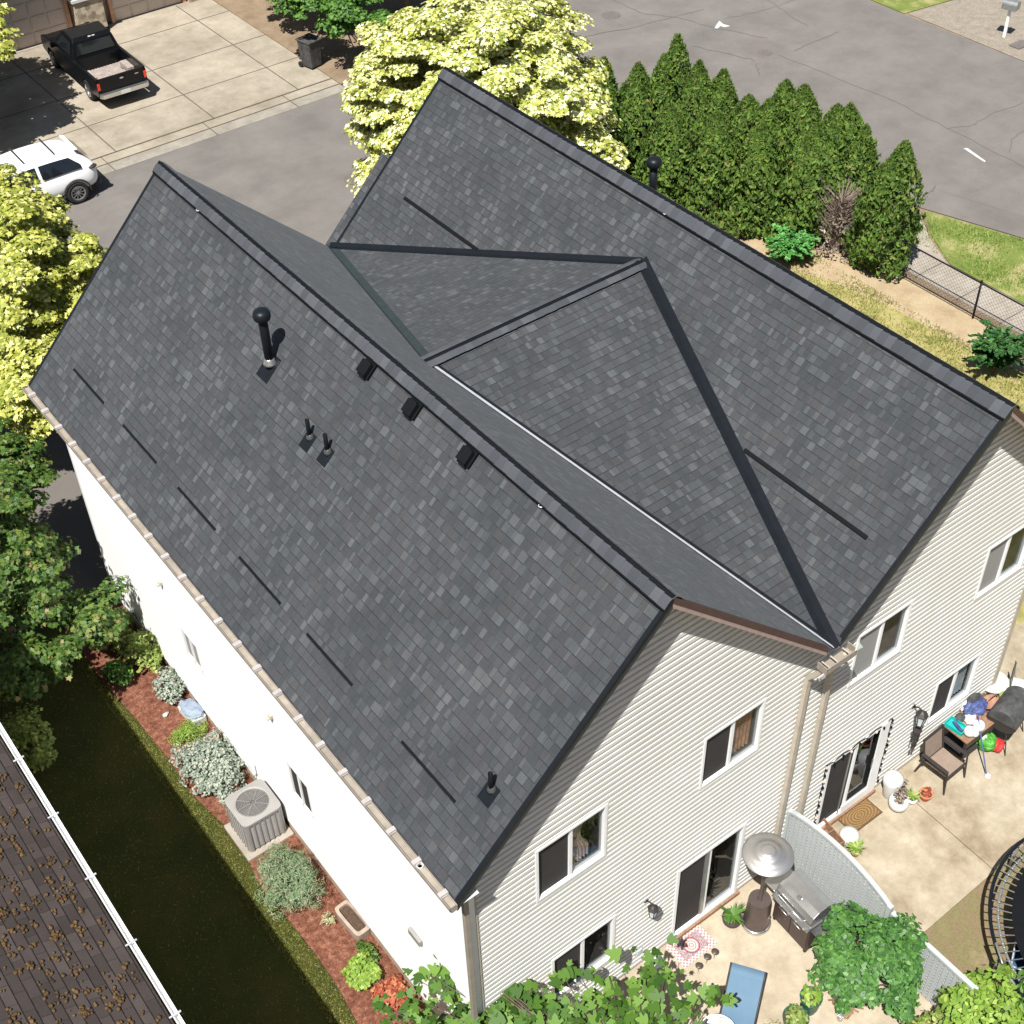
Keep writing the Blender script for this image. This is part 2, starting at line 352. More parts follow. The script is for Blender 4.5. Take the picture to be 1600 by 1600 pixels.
MAT['mulch'] = ground_mat('mulch', [(.3, (.07, .027, .016)), (.5, (.145, .058, .036)), (.7, (.25, .12, .078))], 11, 38, fineamt=1.0)
MAT['gravel'] = ground_mat('gravel', [(.3, (.20, .17, .13)), (.7, (.28, .245, .20))], 3, 30, fineamt=.9)
MAT['white_mark'] = plain('white_mark', (.50, .50, .49), .8, var=.3, scale=14)
MAT['teal_mark'] = plain('teal_mark', (.12, .50, .38), .7)
MAT['iron'] = plain('iron', (.14, .12, .11), .6)
Y_ = [(0, (.15, .20, .02)), (.25, (.34, .38, .05)), (.5, (.60, .59, .17)), (.75, (.79, .77, .38)), (1, (.88, .88, .62))]
MAT['leaf_yellow'] = leaf_mat('leaf_yellow', Y_, .22)
MAT['leaf_yellow_deep'] = leaf_mat('leaf_yellow_deep', [(0, (.14, .18, .02)), (.4, (.31, .34, .05)), (.75, (.54, .53, .12)), (1, (.80, .78, .36))], .22)
MAT['leaf_green'] = leaf_mat('leaf_green', [(0, (.03, .08, .015)), (.5, (.08, .19, .03)), (1, (.16, .30, .05))], .3)
MAT['leaf_autumn'] = leaf_mat('leaf_autumn', [(0, (.022, .055, .008)), (.6, (.060, .125, .018)), (.92, (.13, .18, .03)), (.985, (.20, .17, .05)), (1, (.22, .13, .07))], .12)
MAT['leaf_fig'] = leaf_mat('leaf_fig', [(0, (.030, .080, .009)), (.6, (.070, .155, .020)), (1, (.14, .25, .04))], .22, .6)
MAT['leaf_vine'] = leaf_mat('leaf_vine', [(0, (.035, .10, .025)), (.6, (.075, .19, .04)), (1, (.13, .28, .06))], .25, .45)
MAT['leaf_arb'] = leaf_mat('leaf_arb', [(0, (.030, .068, .010)), (.5, (.078, .145, .018)), (.9, (.135, .215, .030)), (1, (.18, .17, .05))], .15, .8)
MAT['leaf_fern'] = leaf_mat('leaf_fern', [(0, (.05, .19, .04)), (.6, (.10, .33, .07)), (1, (.20, .45, .12))], .3)
MAT['leaf_deep'] = leaf_mat('leaf_deep', [(0, (.015, .06, .015)), (.6, (.04, .13, .03)), (1, (.08, .20, .04))], .2)
MAT['leaf_silver'] = leaf_mat('leaf_silver', [(0, (.11, .15, .11)), (.5, (.24, .28, .22)), (1, (.42, .44, .36))], .15, .9)
MAT['leaf_rosemary'] = leaf_mat('leaf_rosemary', [(0, (.08, .14, .06)), (.5, (.16, .24, .12)), (.85, (.26, .32, .19)), (1, (.36, .31, .24))], .15, .9)
MAT['leaf_lime'] = leaf_mat('leaf_lime', [(0, (.12, .22, .03)), (.6, (.21, .34, .045)), (1, (.34, .44, .09))], .25)
MAT['leaf_red'] = leaf_mat('leaf_red', [(0, (.22, .05, .03)), (.6, (.45, .11, .06)), (1, (.55, .26, .12))], .25)
MAT['leaf_pale'] = leaf_mat('leaf_pale', [(0, (.40, .42, .18)), (1, (.76, .72, .46))], .2)
MAT['leaf_brown'] = leaf_mat('leaf_brown', [(0, (.13, .10, .07)), (.6, (.22, .175, .14)), (1, (.34, .29, .24))], .1)
MAT['leaf_olive'] = leaf_mat('leaf_olive', [(0, (.10, .16, .03)), (.6, (.22, .30, .06)), (1, (.42, .44, .14))], .25)
MAT['blade_green'] = leaf_mat('blade_green', [(0, (.12, .22, .03)), (.6, (.22, .34, .06)), (1, (.45, .46, .16))], .2)
MAT['blade_dry'] = leaf_mat('blade_dry', [(0, (.13, .19, .03)), (.45, (.27, .28, .07)), (.75, (.44, .37, .15)), (1, (.60, .50, .26))], .2)
MAT['blade_lawn'] = leaf_mat('blade_lawn', [(0, (.11, .16, .025)), (.6, (.27, .28, .06)), (1, (.55, .44, .15))], .1)
MAT['truck_paint'] = plain('truck_paint', (.004, .005, .006), .25, spec=.28)
MAT['car_white'] = plain('car_white', (.84, .85, .86), .2, spec=.6, var=.01)
MAT['tyre'] = plain('tyre', (.02, .02, .02), .85)
MAT['chrome'] = plain('chrome', (.65, .64, .63), .18, metal=.9, var=.03)
MAT['steel'] = plain('steel', (.55, .545, .54), .24, metal=.85, var=.06)
MAT['brushed_steel'] = plain('brushed_steel', (.50, .48, .46), .38, metal=.8, var=.05)
MAT['rim'] = plain('rim', (.40, .40, .42), .3, metal=.8)
MAT['red_lens'] = plain('red_lens', (.55, .04, .02), .2, spec=.6)
MAT['bed_liner'] = plain('bed_liner', (.30, .25, .22), .8, var=.25, scale=5)
MAT['stucco'] = plain('stucco', (.52, .43, .35), .9)
MAT['garage_door'] = plain('garage_door', (.62, .52, .44), .7, var=.03)
MAT['cedar_trim'] = plain('cedar_trim', (.60, .34, .22), .7)
g = Graph('stone', .9); vo = g.n('TexVoronoi'); vo.inputs['Scale'].default_value = 7; g.put(g.obj(), vo.inputs['Vector'])
g.col(g.ramp(g.f('MULTIPLY', g.xyz(vo.outputs['Color'])[0], 1.0), [(0, (.20, .16, .11)), (.5, (.34, .28, .20)), (1, (.46, .40, .30))])); MAT['stone'] = g.m
g = Graph('mossy_shingle', .95, .1); u, v = g.uv(); F = g.f
r0 = F('DIVIDE', v, .155); row = F('FLOOR', r0); fv = F('FRACT', r0); uu = F('ADD', F('DIVIDE', u, .31), F('MULTIPLY', F('MODULO', row, 2.0), .5)); fu = F('FRACT', uu)
c = g.ramp(g.white(F('FLOOR', uu), row), [(0, (.050, .041, .037)), (.5, (.062, .051, .047)), (1, (.082, .068, .062))])
c = g.mix(.4, c, g.ramp(g.noise(g.obj(), 1.3, 7), [(.4, (.38, .36, .36)), (.6, (.6, .58, .58))]), 'OVERLAY')
c = g.mix(.5, c, g.ramp(g.noise(g.obj(), 110, 3), [(.3, (.3, .3, .3)), (.7, (.7, .7, .7))]), 'OVERLAY')
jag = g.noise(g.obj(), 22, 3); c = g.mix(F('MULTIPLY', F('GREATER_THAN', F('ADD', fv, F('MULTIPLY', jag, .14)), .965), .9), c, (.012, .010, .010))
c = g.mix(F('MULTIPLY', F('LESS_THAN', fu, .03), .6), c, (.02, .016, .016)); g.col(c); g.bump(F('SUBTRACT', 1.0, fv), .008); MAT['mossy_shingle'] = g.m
MAT['moss'] = plain('moss', (.105, .062, .025), 1.0, var=.55, scale=5, bump=.02)
MAT['lattice'] = plain('lattice', (.40, .425, .42), .6, var=.05)
MAT['heater_brown'] = plain('heater_brown', (.11, .085, .078), .35, metal=.4)
MAT['grill_brown'] = plain('grill_brown', (.060, .040, .036), .45)
MAT['terracotta'] = plain('terracotta', (.55, .18, .09), .8)
MAT['soil'] = plain('soil', (.07, .045, .03), 1.0, var=.4, scale=20)
MAT['green_pot'] = plain('green_pot', (.025, .085, .065), .4)
MAT['dark_pot'] = plain('dark_pot', (.05, .04, .045), .5)
MAT['sling_blue'] = plain('sling_blue', (.095, .165, .235), .7, var=.06, scale=3)
MAT['sling_tan'] = plain('sling_tan', (.24, .18, .14), .8, var=.1)
MAT['frame_dark'] = plain('frame_dark', (.035, .030, .028), .5)
MAT['blue_bag'] = plain('blue_bag', (.06, .08, .19), .4, var=.7, scale=9)
MAT['blue_cloth'] = plain('blue_cloth', (.20, .24, .30), .8, var=.3)
MAT['teal'] = plain('teal', (.01, .36, .32), .5)
MAT['cloth_white'] = plain('cloth_white', (.60, .58, .56), .7, var=.12)
MAT['basket'] = plain('basket', (.30, .16, .11), .8, var=.3)
MAT['cover_grey'] = plain('cover_grey', (.06, .06, .06), .6, var=.5, scale=6)
MAT['bag_green'] = plain('bag_green', (.06, .25, .03), .5, var=.4, scale=6)
MAT['bag_red'] = plain('bag_red', (.45, .03, .03), .5, var=.15)
MAT['blue_pole'] = plain('blue_pole', (.07, .10, .22), .4)
MAT['blue_bin'] = plain('blue_bin', (.03, .09, .16), .4)
MAT['grey_steel'] = plain('grey_steel', (.32, .33, .32), .35, metal=.6)
MAT['stone_beige'] = plain('stone_beige', (.30, .24, .19), .9, var=.2)
MAT['ac_grey'] = plain('ac_grey', (.25, .24, .225), .55, var=.05)
MAT['ac_dark'] = plain('ac_dark', (.10, .095, .09), .7)
MAT['sage_pot'] = plain('sage_pot', (.44, .48, .43), .6)

# ================================================================= ground and roads
def sheet(name, poly, z, mat, t=None):
    b = MB()
    if t: b.prism(poly, z - t, z)
    else: b.add([(x, y, z) for x, y in poly], [tuple(range(len(poly)))])
    return struct(b.build(name, mat))
def rect(x0, y0, x1, y1): return [(x0, y0), (x1, y0), (x1, y1), (x0, y1)]
sheet('ground', rect(-150, -150, 200, 250), -0.03, 'dirt')
sheet('back_street', [(-60, 20.5), (25.0, 20.5), (26.0, 18.6), (26.35, 14.5), (26.54, 13.75), (27.5, 10.78), (29.2, 6), (33, -5), (36.9, -5), (36.85, 18), (36.7, 25.1), (36.7, 80), (25.5, 80), (25.2, 34.5), (24.0, 32.2), (22.5, 31.5), (-60, 31.5)], 0.0, 'asphalt')
sheet('road_lane', [(28.4, 60), (28.0, 24), (27.2, 16), (28.6, 11), (31, 5), (36.8, 5), (36.6, 20), (36.4, 25), (36.4, 60)], 0.004, 'asphalt')
# driveway across the street with gutter pan and sawn joints
sheet('driveway', rect(-6, 32.6, 17.4, 42.0), 0.03, 'driveway', .06)
sheet('gutter_pan', rect(-12, 31.5, 17.4, 32.05), 0.012, 'kerb', .04)
sheet('driveway_apron', rect(-12, 32.06, 17.4, 32.59), 0.02, 'driveway', .05)
b = MB()
for x in (9.15, 12.75, 16.05): b.box((x - .02, 32.62, .031), (x + .02, 41.9, .035))
for y in (34.85, 37.3, 40.1): b.box((-6, y - .02, .0315), (17.4, y + .02, .0355))
b.box((-12, 32.05, .02), (17.4, 32.09, .026)); b.box((-12, 32.57, .031), (17.4, 32.63, .0345))
for x in (8.6, 12.3, 15.4): b.box((x - .015, 31.5, .013), (x + .015, 32.6, .0235))
struct(b.build('driveway_joint', 'joint'))
b = MB()
cu = [(17.4, 31.55), (19.5, 31.45), (22.0, 31.5), (23.4, 32.0), (24.6, 33.3), (25.0, 36), (25.1, 60)]
for (xa, ya), (xb, yb) in zip(cu[:-1], cu[1:]):
    d = Vector((xb - xa, yb - ya, 0)).normalized(); nn = Vector((-d.y, d.x, 0)) * .35
    h0 = .03 if xa < 18 else .14
    b.add([(xa, ya, -.02), (xb, yb, -.02), (xb + nn.x, yb + nn.y, -.02), (xa + nn.x, ya + nn.y, -.02), (xa, ya, h0), (xb, yb, .14), (xb + nn.x, yb + nn.y, .14), (xa + nn.x, ya + nn.y, h0)],
          [(0, 3, 2, 1), (4, 5, 6, 7), (0, 1, 5, 4), (1, 2, 6, 5), (2, 3, 7, 6), (3, 0, 4, 7)])
struct(b.build('kerb', 'kerb'))
sheet('planting_bed', [(17.42, 32.0), (22.4, 31.95), (24.4, 33.7), (24.7, 36), (24.8, 70), (17.42, 70)], 0.04, 'dirt', .06)
sheet('gravel_shoulder', [(36.95, -20), (70, -20), (70, 22.6), (39.2, 23.0), (36.9, 23.3)], -0.01, 'gravel')
sheet('verge', [(36.8, 23.4), (39.2, 23.05), (70, 22.7), (70, 60), (36.8, 60)], -0.006, 'green_grass')
# right-hand yard: bare dirt, dry grass, footpath
sheet('side_yard', [(13.5, 22.0), (24.6, 22.0), (25.6, 14.2), (23.3, 12.2), (23.25, -20), (13.5, -20)], -0.012, 'tan_dirt')
sheet('dry_lawn', [(14, -12), (22.5, -12), (22.4, 6), (22.0, 8.5), (21.9, 11), (21.5, 13.0), (20.6, 14.6), (14, 14.5)], -0.004, 'dry_grass')
sheet('footpath', [(23.5, -20), (24.75, -20), (24.75, 9.5), (24.7, 11.2), (25.4, 12.5), (26.3, 13.6), (26.0, 14.6), (24.4, 13.0), (23.6, 11.9)], 0.01, 'walk', .05)
sheet('grass_verge', [(24.8, -20), (38, -20), (33.0, -5), (29.2, 6), (27.45, 10.75), (26.5, 13.6), (25.5, 12.45), (24.78, 11.2), (24.78, 9.5)], 0.003, 'green_grass')
b = MB()
for y in np.arange(-6, 11.5, 1.45): b.box((23.52, y - .012, .011), (24.74, y + .012, .0145))
struct(b.build('footpath_joint', 'joint'))
# left yard
sheet('lawn', rect(-4.2, -6, -.5, 17), 0.02, 'lawn')
sheet('mulch_bed', [(-.78, -1), (.5, -1), (.5, 13.9), (-.9, 13.9), (-.89, 11.84), (-.78, 10.6), (-.72, 9.28), (-.74, 8.2), (-.57, 7.09), (-.61, 6.2), (-.69, 5.8), (-.64, 4.76), (-.61, 3.9), (-.62, 3.2), (-.72, 2.3)], 0.06, 'mulch', .08)
sheet('front_path', [(-4.2, 14.2), (6, 14.2), (6, 20.3), (-4.2, 20.3)], 0.015, 'asphalt_dark')  # pavement; darker asphalt colour painted in for the shade on it
# patios
sheet('patio', [(0.5, -3.6), (7.05, -3.6), (7.05, .4), (0.5, .4)], 0.02, 'patio_pale', .08)
sheet('patio_slab', [(7.08, -2.25), (9.89, -2.2), (9.93, .4), (7.08, .4)], 0.02, 'patio', .08)
sheet('patio_slab', [(9.91, -2.2), (15.5, -2.1), (15.5, 1.3), (13.4, 1.3), (13.4, .4), (9.95, .4)], 0.02, 'patio', .08)
sheet('yard_soil', rect(-3, -20, 24, -2.1), -0.016, 'yard_dirt')
# painted marks, cracks and covers on the road
def ribbon(pts, wd, z):
    b = MB()
    for i, (p, q) in enumerate(zip(pts[:-1], pts[1:])):
        d = (Vector(q) - Vector(p)).normalized(); n_ = Vector((-d.y, d.x)) * wd / 2
        zz = z + .0004 * (i % 3)
        b.quad((p[0] - n_.x, p[1] - n_.y, zz), (q[0] - n_.x, q[1] - n_.y, zz), (q[0] + n_.x, q[1] + n_.y, zz), (p[0] + n_.x, p[1] + n_.y, zz))
    return b
def gp(l): return [tuple(G(x, y))[:2] for x, y in l]
cracks = [[(1480, 200), (1520, 196), (1545, 180), (1600, 160)], [(1577, 240), (1583, 215), (1600, 205)], [(1240, 80), (1275, 65), (1310, 50)],
          [(1440, 310), (1455, 300), (1462, 290)], [(1130, 30), (1180, 20), (1240, 0)], [(960, 0), (1000, 20), (1060, 28), (1120, 45), (1200, 60)],
          [(1180, 95), (1160, 90), (1080, 72)], [(1182, 100), (1186, 118)], [(1200, 0), (1250, 35), (1262, 40)], [(900, 60), (980, 45), (1100, 15)], [(1215, 85), (1300, 120), (1400, 160), (1480, 200), (1600, 262)]]
for i, c0 in enumerate(cracks):
    pts = gp(c0); fine = []
    for p, q in zip(pts[:-1], pts[1:]):
        for k in range(6): t_ = k / 6; fine.append((p[0] + (q[0] - p[0]) * t_ + rnd.uniform(-.05, .05), p[1] + (q[1] - p[1]) * t_ + rnd.uniform(-.05, .05)))
    fine.append(pts[-1]); struct(ribbon(fine, .03 if i < 10 else .02, .010 + .001 * (i % 4)).build('road_crack', 'crack'))
c0 = [G(1505, 232), G(1512, 232), G(1540, 252), G(1538, 254)]
struct(MB().add([(p.x, p.y, .011) for p in c0], [(0, 1, 2, 3)]).build('painted_line', 'white_mark'))
c0 = gp([(1116, 45), (1120, 38), (1124, 33), (1130, 38), (1141, 41), (1132, 43), (1126, 41), (1121, 45)])
struct(MB().add([(x, y, .011) for x, y in c0], [tuple(range(len(c0)))]).build('painted_arrow', 'white_mark'))
def cover(px, py, r, label, mat='iron'):
    p = G(px, py); b = MB(); b.lathe([(r, 0), (r, .012), (r * .93, .014), (r * .90, .008), (r * .86, .008), (r * .84, .014), (0.0, .014)], 28)
    for k in range(-3, 4): b.cbox((0, k * r * .2, .015), (r * 1.2, .02, .004))
    return tag(b.build('manhole_cover', mat, loc=(p.x, p.y, .006)), label, 'manhole cover', 'iron covers in the street')
cover(955, 24, .36, 'round dark iron manhole cover beside the yellow tree in the wide street')
cover(1195, 82, .26, 'small iron cover in a square asphalt patch behind the hedge')
cover(555, 280, .36, 'iron manhole cover marked with teal paint at the foot of the yellow tree')
p = G(563, 281); b = MB(); b.lathe([(0.17, 0), (.17, .003), (0, .003)], 12); struct(b.build('teal_paint_mark', 'teal_mark', loc=(p.x, p.y, .021)))
p = G(1594, 70); b = MB(); b.box((-.35, -.22, 0), (.35, .22, .03)); b.box((-.30, -.17, .03), (.30, .17, .036))
tag(b.build('utility_cover', 'iron', loc=(p.x, p.y, 0), bevel=.01), 'rectangular dark utility cover set in the gravel below the mailbox', 'utility cover')
b = MB(); q = G(1192, 78); b.add([(q.x - .5, q.y - .5, .0085), (q.x + .5, q.y - .5, .0085), (q.x + .5, q.y + .6, .0085), (q.x - .5, q.y + .6, .0085)], [(0, 1, 2, 3)]); struct(b.build('asphalt_patch', 'asphalt_dark'))

# ================================================================= the house
E0, a_, m_, L_, b_ = 6.157, 3.456, .98, 13.84, 10.04
v_ = 2 * a_; RA = E0 + a_ * m_; RB = E0 + (b_ - v_) * m_; XR = 2 * b_ - v_; YC, ZC = 7.135, 8.409
xA = a_ + (RA - ZC) / m_; xB = v_ + (ZC - E0) / m_; YW = .35; XW = .35; SL = math.sqrt(1 + m_ * m_)
house = thing('house', 'two storey cream duplex with two dark grey shingle gables joined by a small saddle roof', 'house')
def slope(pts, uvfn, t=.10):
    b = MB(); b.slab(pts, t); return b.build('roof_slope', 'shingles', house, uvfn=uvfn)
uvL = lambda c: (c.y + 50, (c.z - E0) / m_ * SL + 20)
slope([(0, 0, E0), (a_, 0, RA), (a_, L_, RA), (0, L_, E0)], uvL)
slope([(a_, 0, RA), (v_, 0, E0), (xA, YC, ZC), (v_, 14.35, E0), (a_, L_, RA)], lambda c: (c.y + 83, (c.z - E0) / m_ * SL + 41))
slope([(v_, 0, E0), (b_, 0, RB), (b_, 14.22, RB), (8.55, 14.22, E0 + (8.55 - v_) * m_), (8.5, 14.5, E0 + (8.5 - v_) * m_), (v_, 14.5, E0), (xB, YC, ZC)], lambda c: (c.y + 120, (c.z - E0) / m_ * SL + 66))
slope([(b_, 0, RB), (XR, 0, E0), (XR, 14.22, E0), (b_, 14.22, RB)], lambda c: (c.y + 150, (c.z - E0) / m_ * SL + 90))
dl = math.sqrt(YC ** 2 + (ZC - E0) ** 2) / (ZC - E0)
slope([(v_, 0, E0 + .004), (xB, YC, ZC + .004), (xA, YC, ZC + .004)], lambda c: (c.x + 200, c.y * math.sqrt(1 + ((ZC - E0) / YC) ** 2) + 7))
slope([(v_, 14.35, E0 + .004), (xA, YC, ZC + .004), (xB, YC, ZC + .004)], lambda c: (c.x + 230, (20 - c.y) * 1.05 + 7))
# ridge vents (black) and bent cap shingles
def ridge(p0, p1, perp, ma, mb, hw=.16, lift=.048, tilt=.010):
    """p0->p1 ridge line; perp horizontal unit; ma, mb fall per metre on each side"""
    p0, p1, perp = Vector(p0), Vector(p1), Vector(perp); d = (p1 - p0); n = int(d.length / .143); d = d / n
    v = MB(); w2 = hw + .008
    for (s, mm) in ((-1, ma), (1, mb)):
        w2 = hw + (.008 if (s < 0) == (abs(perp.x) > .5) else -.03)
        A, B = p0, p1; e = perp * s * w2 - Vector((0, 0, mm * w2)); up_ = Vector((0, 0, lift))
        v.quad(A + up_, B + up_, B + e + up_, A + e + up_); v.quad(A + e + up_, B + e + up_, B + e, A + e)
    v.quad(p0 + up_, p0 + perp * w2 - Vector((0, 0, mb * w2)) + up_, p0, p0 - perp * w2 - Vector((0, 0, ma * w2)) + up_)
    v.build('ridge_vent', 'black_plastic', house)
    c = MB()
    for i in range(n):
        q = rnd.uniform(-.002, .002); A = p0 + d * i - d * .06; B = p0 + d * (i + 1.05); zA = lift + tilt + q; zB = lift + .005
        j = rnd.uniform(-.003, .003); rows = []
        for base, z in ((A, zA), (B, zB)):
            row = []
            for k in (-1, -.7, -.42, -.18, .0, .18, .42, .7, 1):
                mm = ma if k < 0 else mb; rr = abs(k) * (hw + j); rnd_top = -.040 * max(0, 1 - abs(k) / .45) ** 1.6 + .010 * math.sin(math.pi * min(1, abs(k)))
                row.append(base + perp * math.copysign(rr, k) + Vector((0, 0, z - mm * rr + rnd_top)))
            rows.append(row)
        o_ = [p - Vector((0, 0, .014)) for p in rows[0]]
        vs = rows[0] + rows[1] + o_; fs = [(k, k + 1, 10 + k, 9 + k) for k in range(8)] + [(18 + k, 19 + k, k + 1, k) for k in range(8)]
        c.add(vs, fs)
    c.build('ridge_cap', 'cap_shingle', house)
ridge((a_, -.01, RA), (a_, L_ + .02, RA), (1, 0, 0), m_, m_)
ridge((b_, -.01, RB), (b_, 14.24, RB), (1, 0, 0), m_, m_, hw=.19)
mc = (ZC - E0) / YC; ridge((xA - .02, YC, ZC + .004), (xB + .16, YC, ZC + .004), (0, 1, 0), mc, mc, hw=.17, lift=.05, tilt=.006)
# valley flashings
def strip3(name, p, q, w1, w2, n1, n2, mat, lift=.012):
    """folded valley strip: w1 wide on the side whose surface direction is n1, w2 on n2"""
    p, q = Vector(p), Vector(q); up_ = Vector((0, 0, lift)); b = MB()
    n1, n2 = Vector(n1), Vector(n2)
    if w1: b.quad(p + up_, q + up_, q + n1 * w1 + up_, p + n1 * w1 + up_)
    if w2: b.quad(p + up_, q + up_, q + n2 * w2 + up_, p + n2 * w2 + up_)
    return b.build(name, mat, house)
nB = Vector((1, 0, m_)).normalized(); nA = Vector((-1, 0, m_)).normalized()
def inplane(p, q, r):  # unit vector perpendicular to pq inside plane pqr toward r
    d = (Vector(q) - Vector(p)).normalized(); e = Vector(r) - Vector(p); return (e - d * e.dot(d)).normalized()
V0 = Vector((v_, .0, E0)); V1 = Vector((v_, 14.35, E0)); PA = Vector((xA, YC, ZC)); PB = Vector((xB, YC, ZC)); RBn = Vector((b_, 0, RB)); RBf = Vector((b_, 14.2, RB)); RAn = Vector((a_, 0, RA)); RAf = Vector((a_, L_, RA))
strip3('valley_flashing', V0, PB + Vector((.03, .03, .03)), .115, .115, inplane(V0, PB, PA), inplane(V0, PB, RBn), 'black_metal', .014)
strip3('valley_flashing', V1, PB, .10, .10, inplane(V1, PB, PA), inplane(V1, PB, RBf), 'black_metal', .014)
strip3('valley_flashing', V1, PA, .14, .06, inplane(V1, PA, PB), inplane(V1, PA, RAf), 'green_metal', .014)
e = inplane(V0, PA, PB); p, q = V0.lerp(PA, .0), V0.lerp(PA, .985); u2 = Vector((0, 0, .016))
b = MB(); b.quad(p + u2 + e * .05, q + u2 + e * .05, q + u2 + e * .10, p + u2 + e * .10); b.build('valley_flashing', 'black_metal', house)
b = MB(); b.quad(p + u2 - e * .004 + Vector((0, 0, .014)), q + u2 - e * .010 + Vector((0, 0, .022)), q + u2 + e * .05, p + u2 + e * .032); b.build('valley_rib', 'bright_metal', house)
# long black low-profile intake vents
for y0, y1 in [(12.88, 11.59), (10.82, 9.53), (8.75, 7.45), (6.68, 5.40), (4.64, 3.39), (2.14, .88)]:
    b = MB(); x = .64; z = E0 + x * m_
    b.slab([(x - .013, y0, z - .013 * m_ + .014), (x + .017, y0, z + .017 * m_ + .006), (x + .017, y1, z + .017 * m_ + .006), (x - .013, y1, z - .013 * m_ + .014)], .02); b.build('intake_vent', 'black_plastic', house)
for y0, y1, x in [(13.2, 10.65, 8.16), (3.24, .62, 8.07)]:
    b = MB(); z = E0 + (x - v_) * m_
    b.slab([(x - .026, y0, z - .026 * m_ + .022), (x + .026, y0, z + .026 * m_ + .006), (x + .026, y1, z + .026 * m_ + .006), (x - .026, y1, z - .026 * m_ + .022)], .035); b.build('intake_vent', 'black_plastic', house)
# pipes and box vents
def flue(x, y, z, h):
    b = MB(); b.lathe([(.075, -.15), (.075, h - .16), (.066, h - .14)], 20, (x, y, z)); o_ = b.build('flue_pipe', 'black_metal', house, smooth=True)
    c = MB(); c.lathe([(.075, h - .15), (.13, h - .12), (.142, h - .08), (.142, h - .03), (.12, h + .02), (.06, h + .045), (0, h + .05)], 24, (x, y, z)); c.build('cap', 'black_metal', o_, smooth=True)
    d = MB(); d.lathe([(.115, .02), (.11, .06), (.085, .10), (.082, .14)], 20, (x, y, z)); d.build('collar', 'steel', o_, smooth=True)
    s_ = MB(); s_.slab([(x - .2, y - .17, z - .2 * m_ + .012), (x + .12, y - .17, z + .12 * m_ + .012), (x + .12, y + .17, z + .12 * m_ + .012), (x - .2, y + .17, z - .2 * m_ + .012)], .008); s_.build('flashing', 'black_metal', o_)
flue(2.50, 8.43, 8.603, 1.01)
b = MB(); fx, fy, fz = 10.6, 8.43, RB - .56 * m_
b.lathe([(.075, -.2), (.075, .6)], 20, (fx, fy, fz)); o_ = b.build('flue_pipe', 'black_metal', house, smooth=True)
c = MB(); c.lathe([(.075, .58), (.13, .6), (.145, .64), (.145, .69), (.12, .74), (.06, .765), (0, .77)], 24, (fx, fy, fz)); c.build('cap', 'black_metal', o_, smooth=True)
for (x, y) in [(2.20, 6.78), (2.22, 6.29), (.99, .54)]:
    z = E0 + x * m_; b = MB(); b.lathe([(.034, -.1), (.034, .36), (.026, .362), (.024, .2)], 14, (x, y, z)); o_ = b.build('vent_stub', 'black_plastic', house, smooth=True)
    d = MB(); d.lathe([(.07, -.02), (.065, .03), (.045, .065), (.037, .08)], 18, (x + .01, y, z)); d.build('boot', 'dark_boot', o_, smooth=True)
    s_ = MB(); s_.slab([(x - .15, y - .12, z - .15 * m_ + .012), (x + .06, y - .12, z + .06 * m_ + .012), (x + .06, y + .12, z + .06 * m_ + .012), (x - .15, y + .12, z - .15 * m_ + .012)], .008); s_.build('flashing', 'black_metal', o_)
for (x, y) in [(3.21, 6.50), (3.21, 5.28), (3.21, 3.92)]:
    z = E0 + x * m_; b = MB()
    for k in range(1):
        A = Matrix.Translation((x - .02, y, z + .02)) @ Matrix.Rotation(-math.atan(m_) * .999, 4, 'Y')
        b.box((-.13, -.13, 0), (.13, .13, .035), 0, A); b.prism([(-.11, -.105), (.10, -.105), (.12, -.05), (.12, .05), (.10, .105), (-.11, .105)], .03, .115, 0, A)
        b.box((-.15, -.09, .02), (-.10, .09, .07), 0, A)
    b.build('box_vent', 'black_plastic', house, bevel=.008)
# small metal roof anchors left on the ridges
for p in (Vector((3.30, 2.42, RA - .15)), Vector((9.88, 7.3, RB - .16)), Vector((3.30, 12.1, RA - .13))):
    b = MB(); b.tube([p + Vector((math.cos(t) * .035, math.sin(t) * .035, .02)) for t in np.linspace(0, 5.2, 10)], .008, 6); b.build('roof_anchor', 'bright_metal', house, smooth=True)

# rake boards, soffits, fascia
def rake(xa, za, xb, zb, ys, mat_top, mat_low, w1=.07, w2=.13):
    y0 = ys; s = -1 if ys < 5 else 1
    b = MB(); b.add([(xa, y0 + s * .012, za + .012), (xb, y0 + s * .012, zb + .012), (xb, y0 + s * .012, zb - w1), (xa, y0 + s * .012, za - w1), (xa, y0 - s * .05, za + .012), (xb, y0 - s * .05, zb + .012), (xb, y0 - s * .05, zb - w1), (xa, y0 - s * .05, za - w1)],
                    [(0, 1, 2, 3), (4, 7, 6, 5), (0, 4, 5, 1), (2, 6, 7, 3), (1, 5, 6, 2), (0, 3, 7, 4)]); b.build('rake_trim', mat_top, house)
    b = MB(); za2, zb2 = za - w1, zb - w1
    b.add([(xa, y0 + s * .003, za2), (xb, y0 + s * .003, zb2), (xb, y0 + s * .003, zb2 - w2), (xa, y0 + s * .003, za2 - w2), (xa, y0 - s * .04, za2), (xb, y0 - s * .04, zb2), (xb, y0 - s * .04, zb2 - w2), (xa, y0 - s * .04, za2 - w2)],
          [(0, 1, 2, 3), (4, 7, 6, 5), (0, 4, 5, 1), (2, 6, 7, 3), (1, 5, 6, 2), (0, 3, 7, 4)]); b.build('rake_board', mat_low, house)
rake(0.0, E0, a_, RA, 0, 'black_metal', 'dark_trim'); rake(a_, RA, v_ - .15, E0 + .15 * m_, 0, 'brown_trim', 'pink_trim', .10, .085)
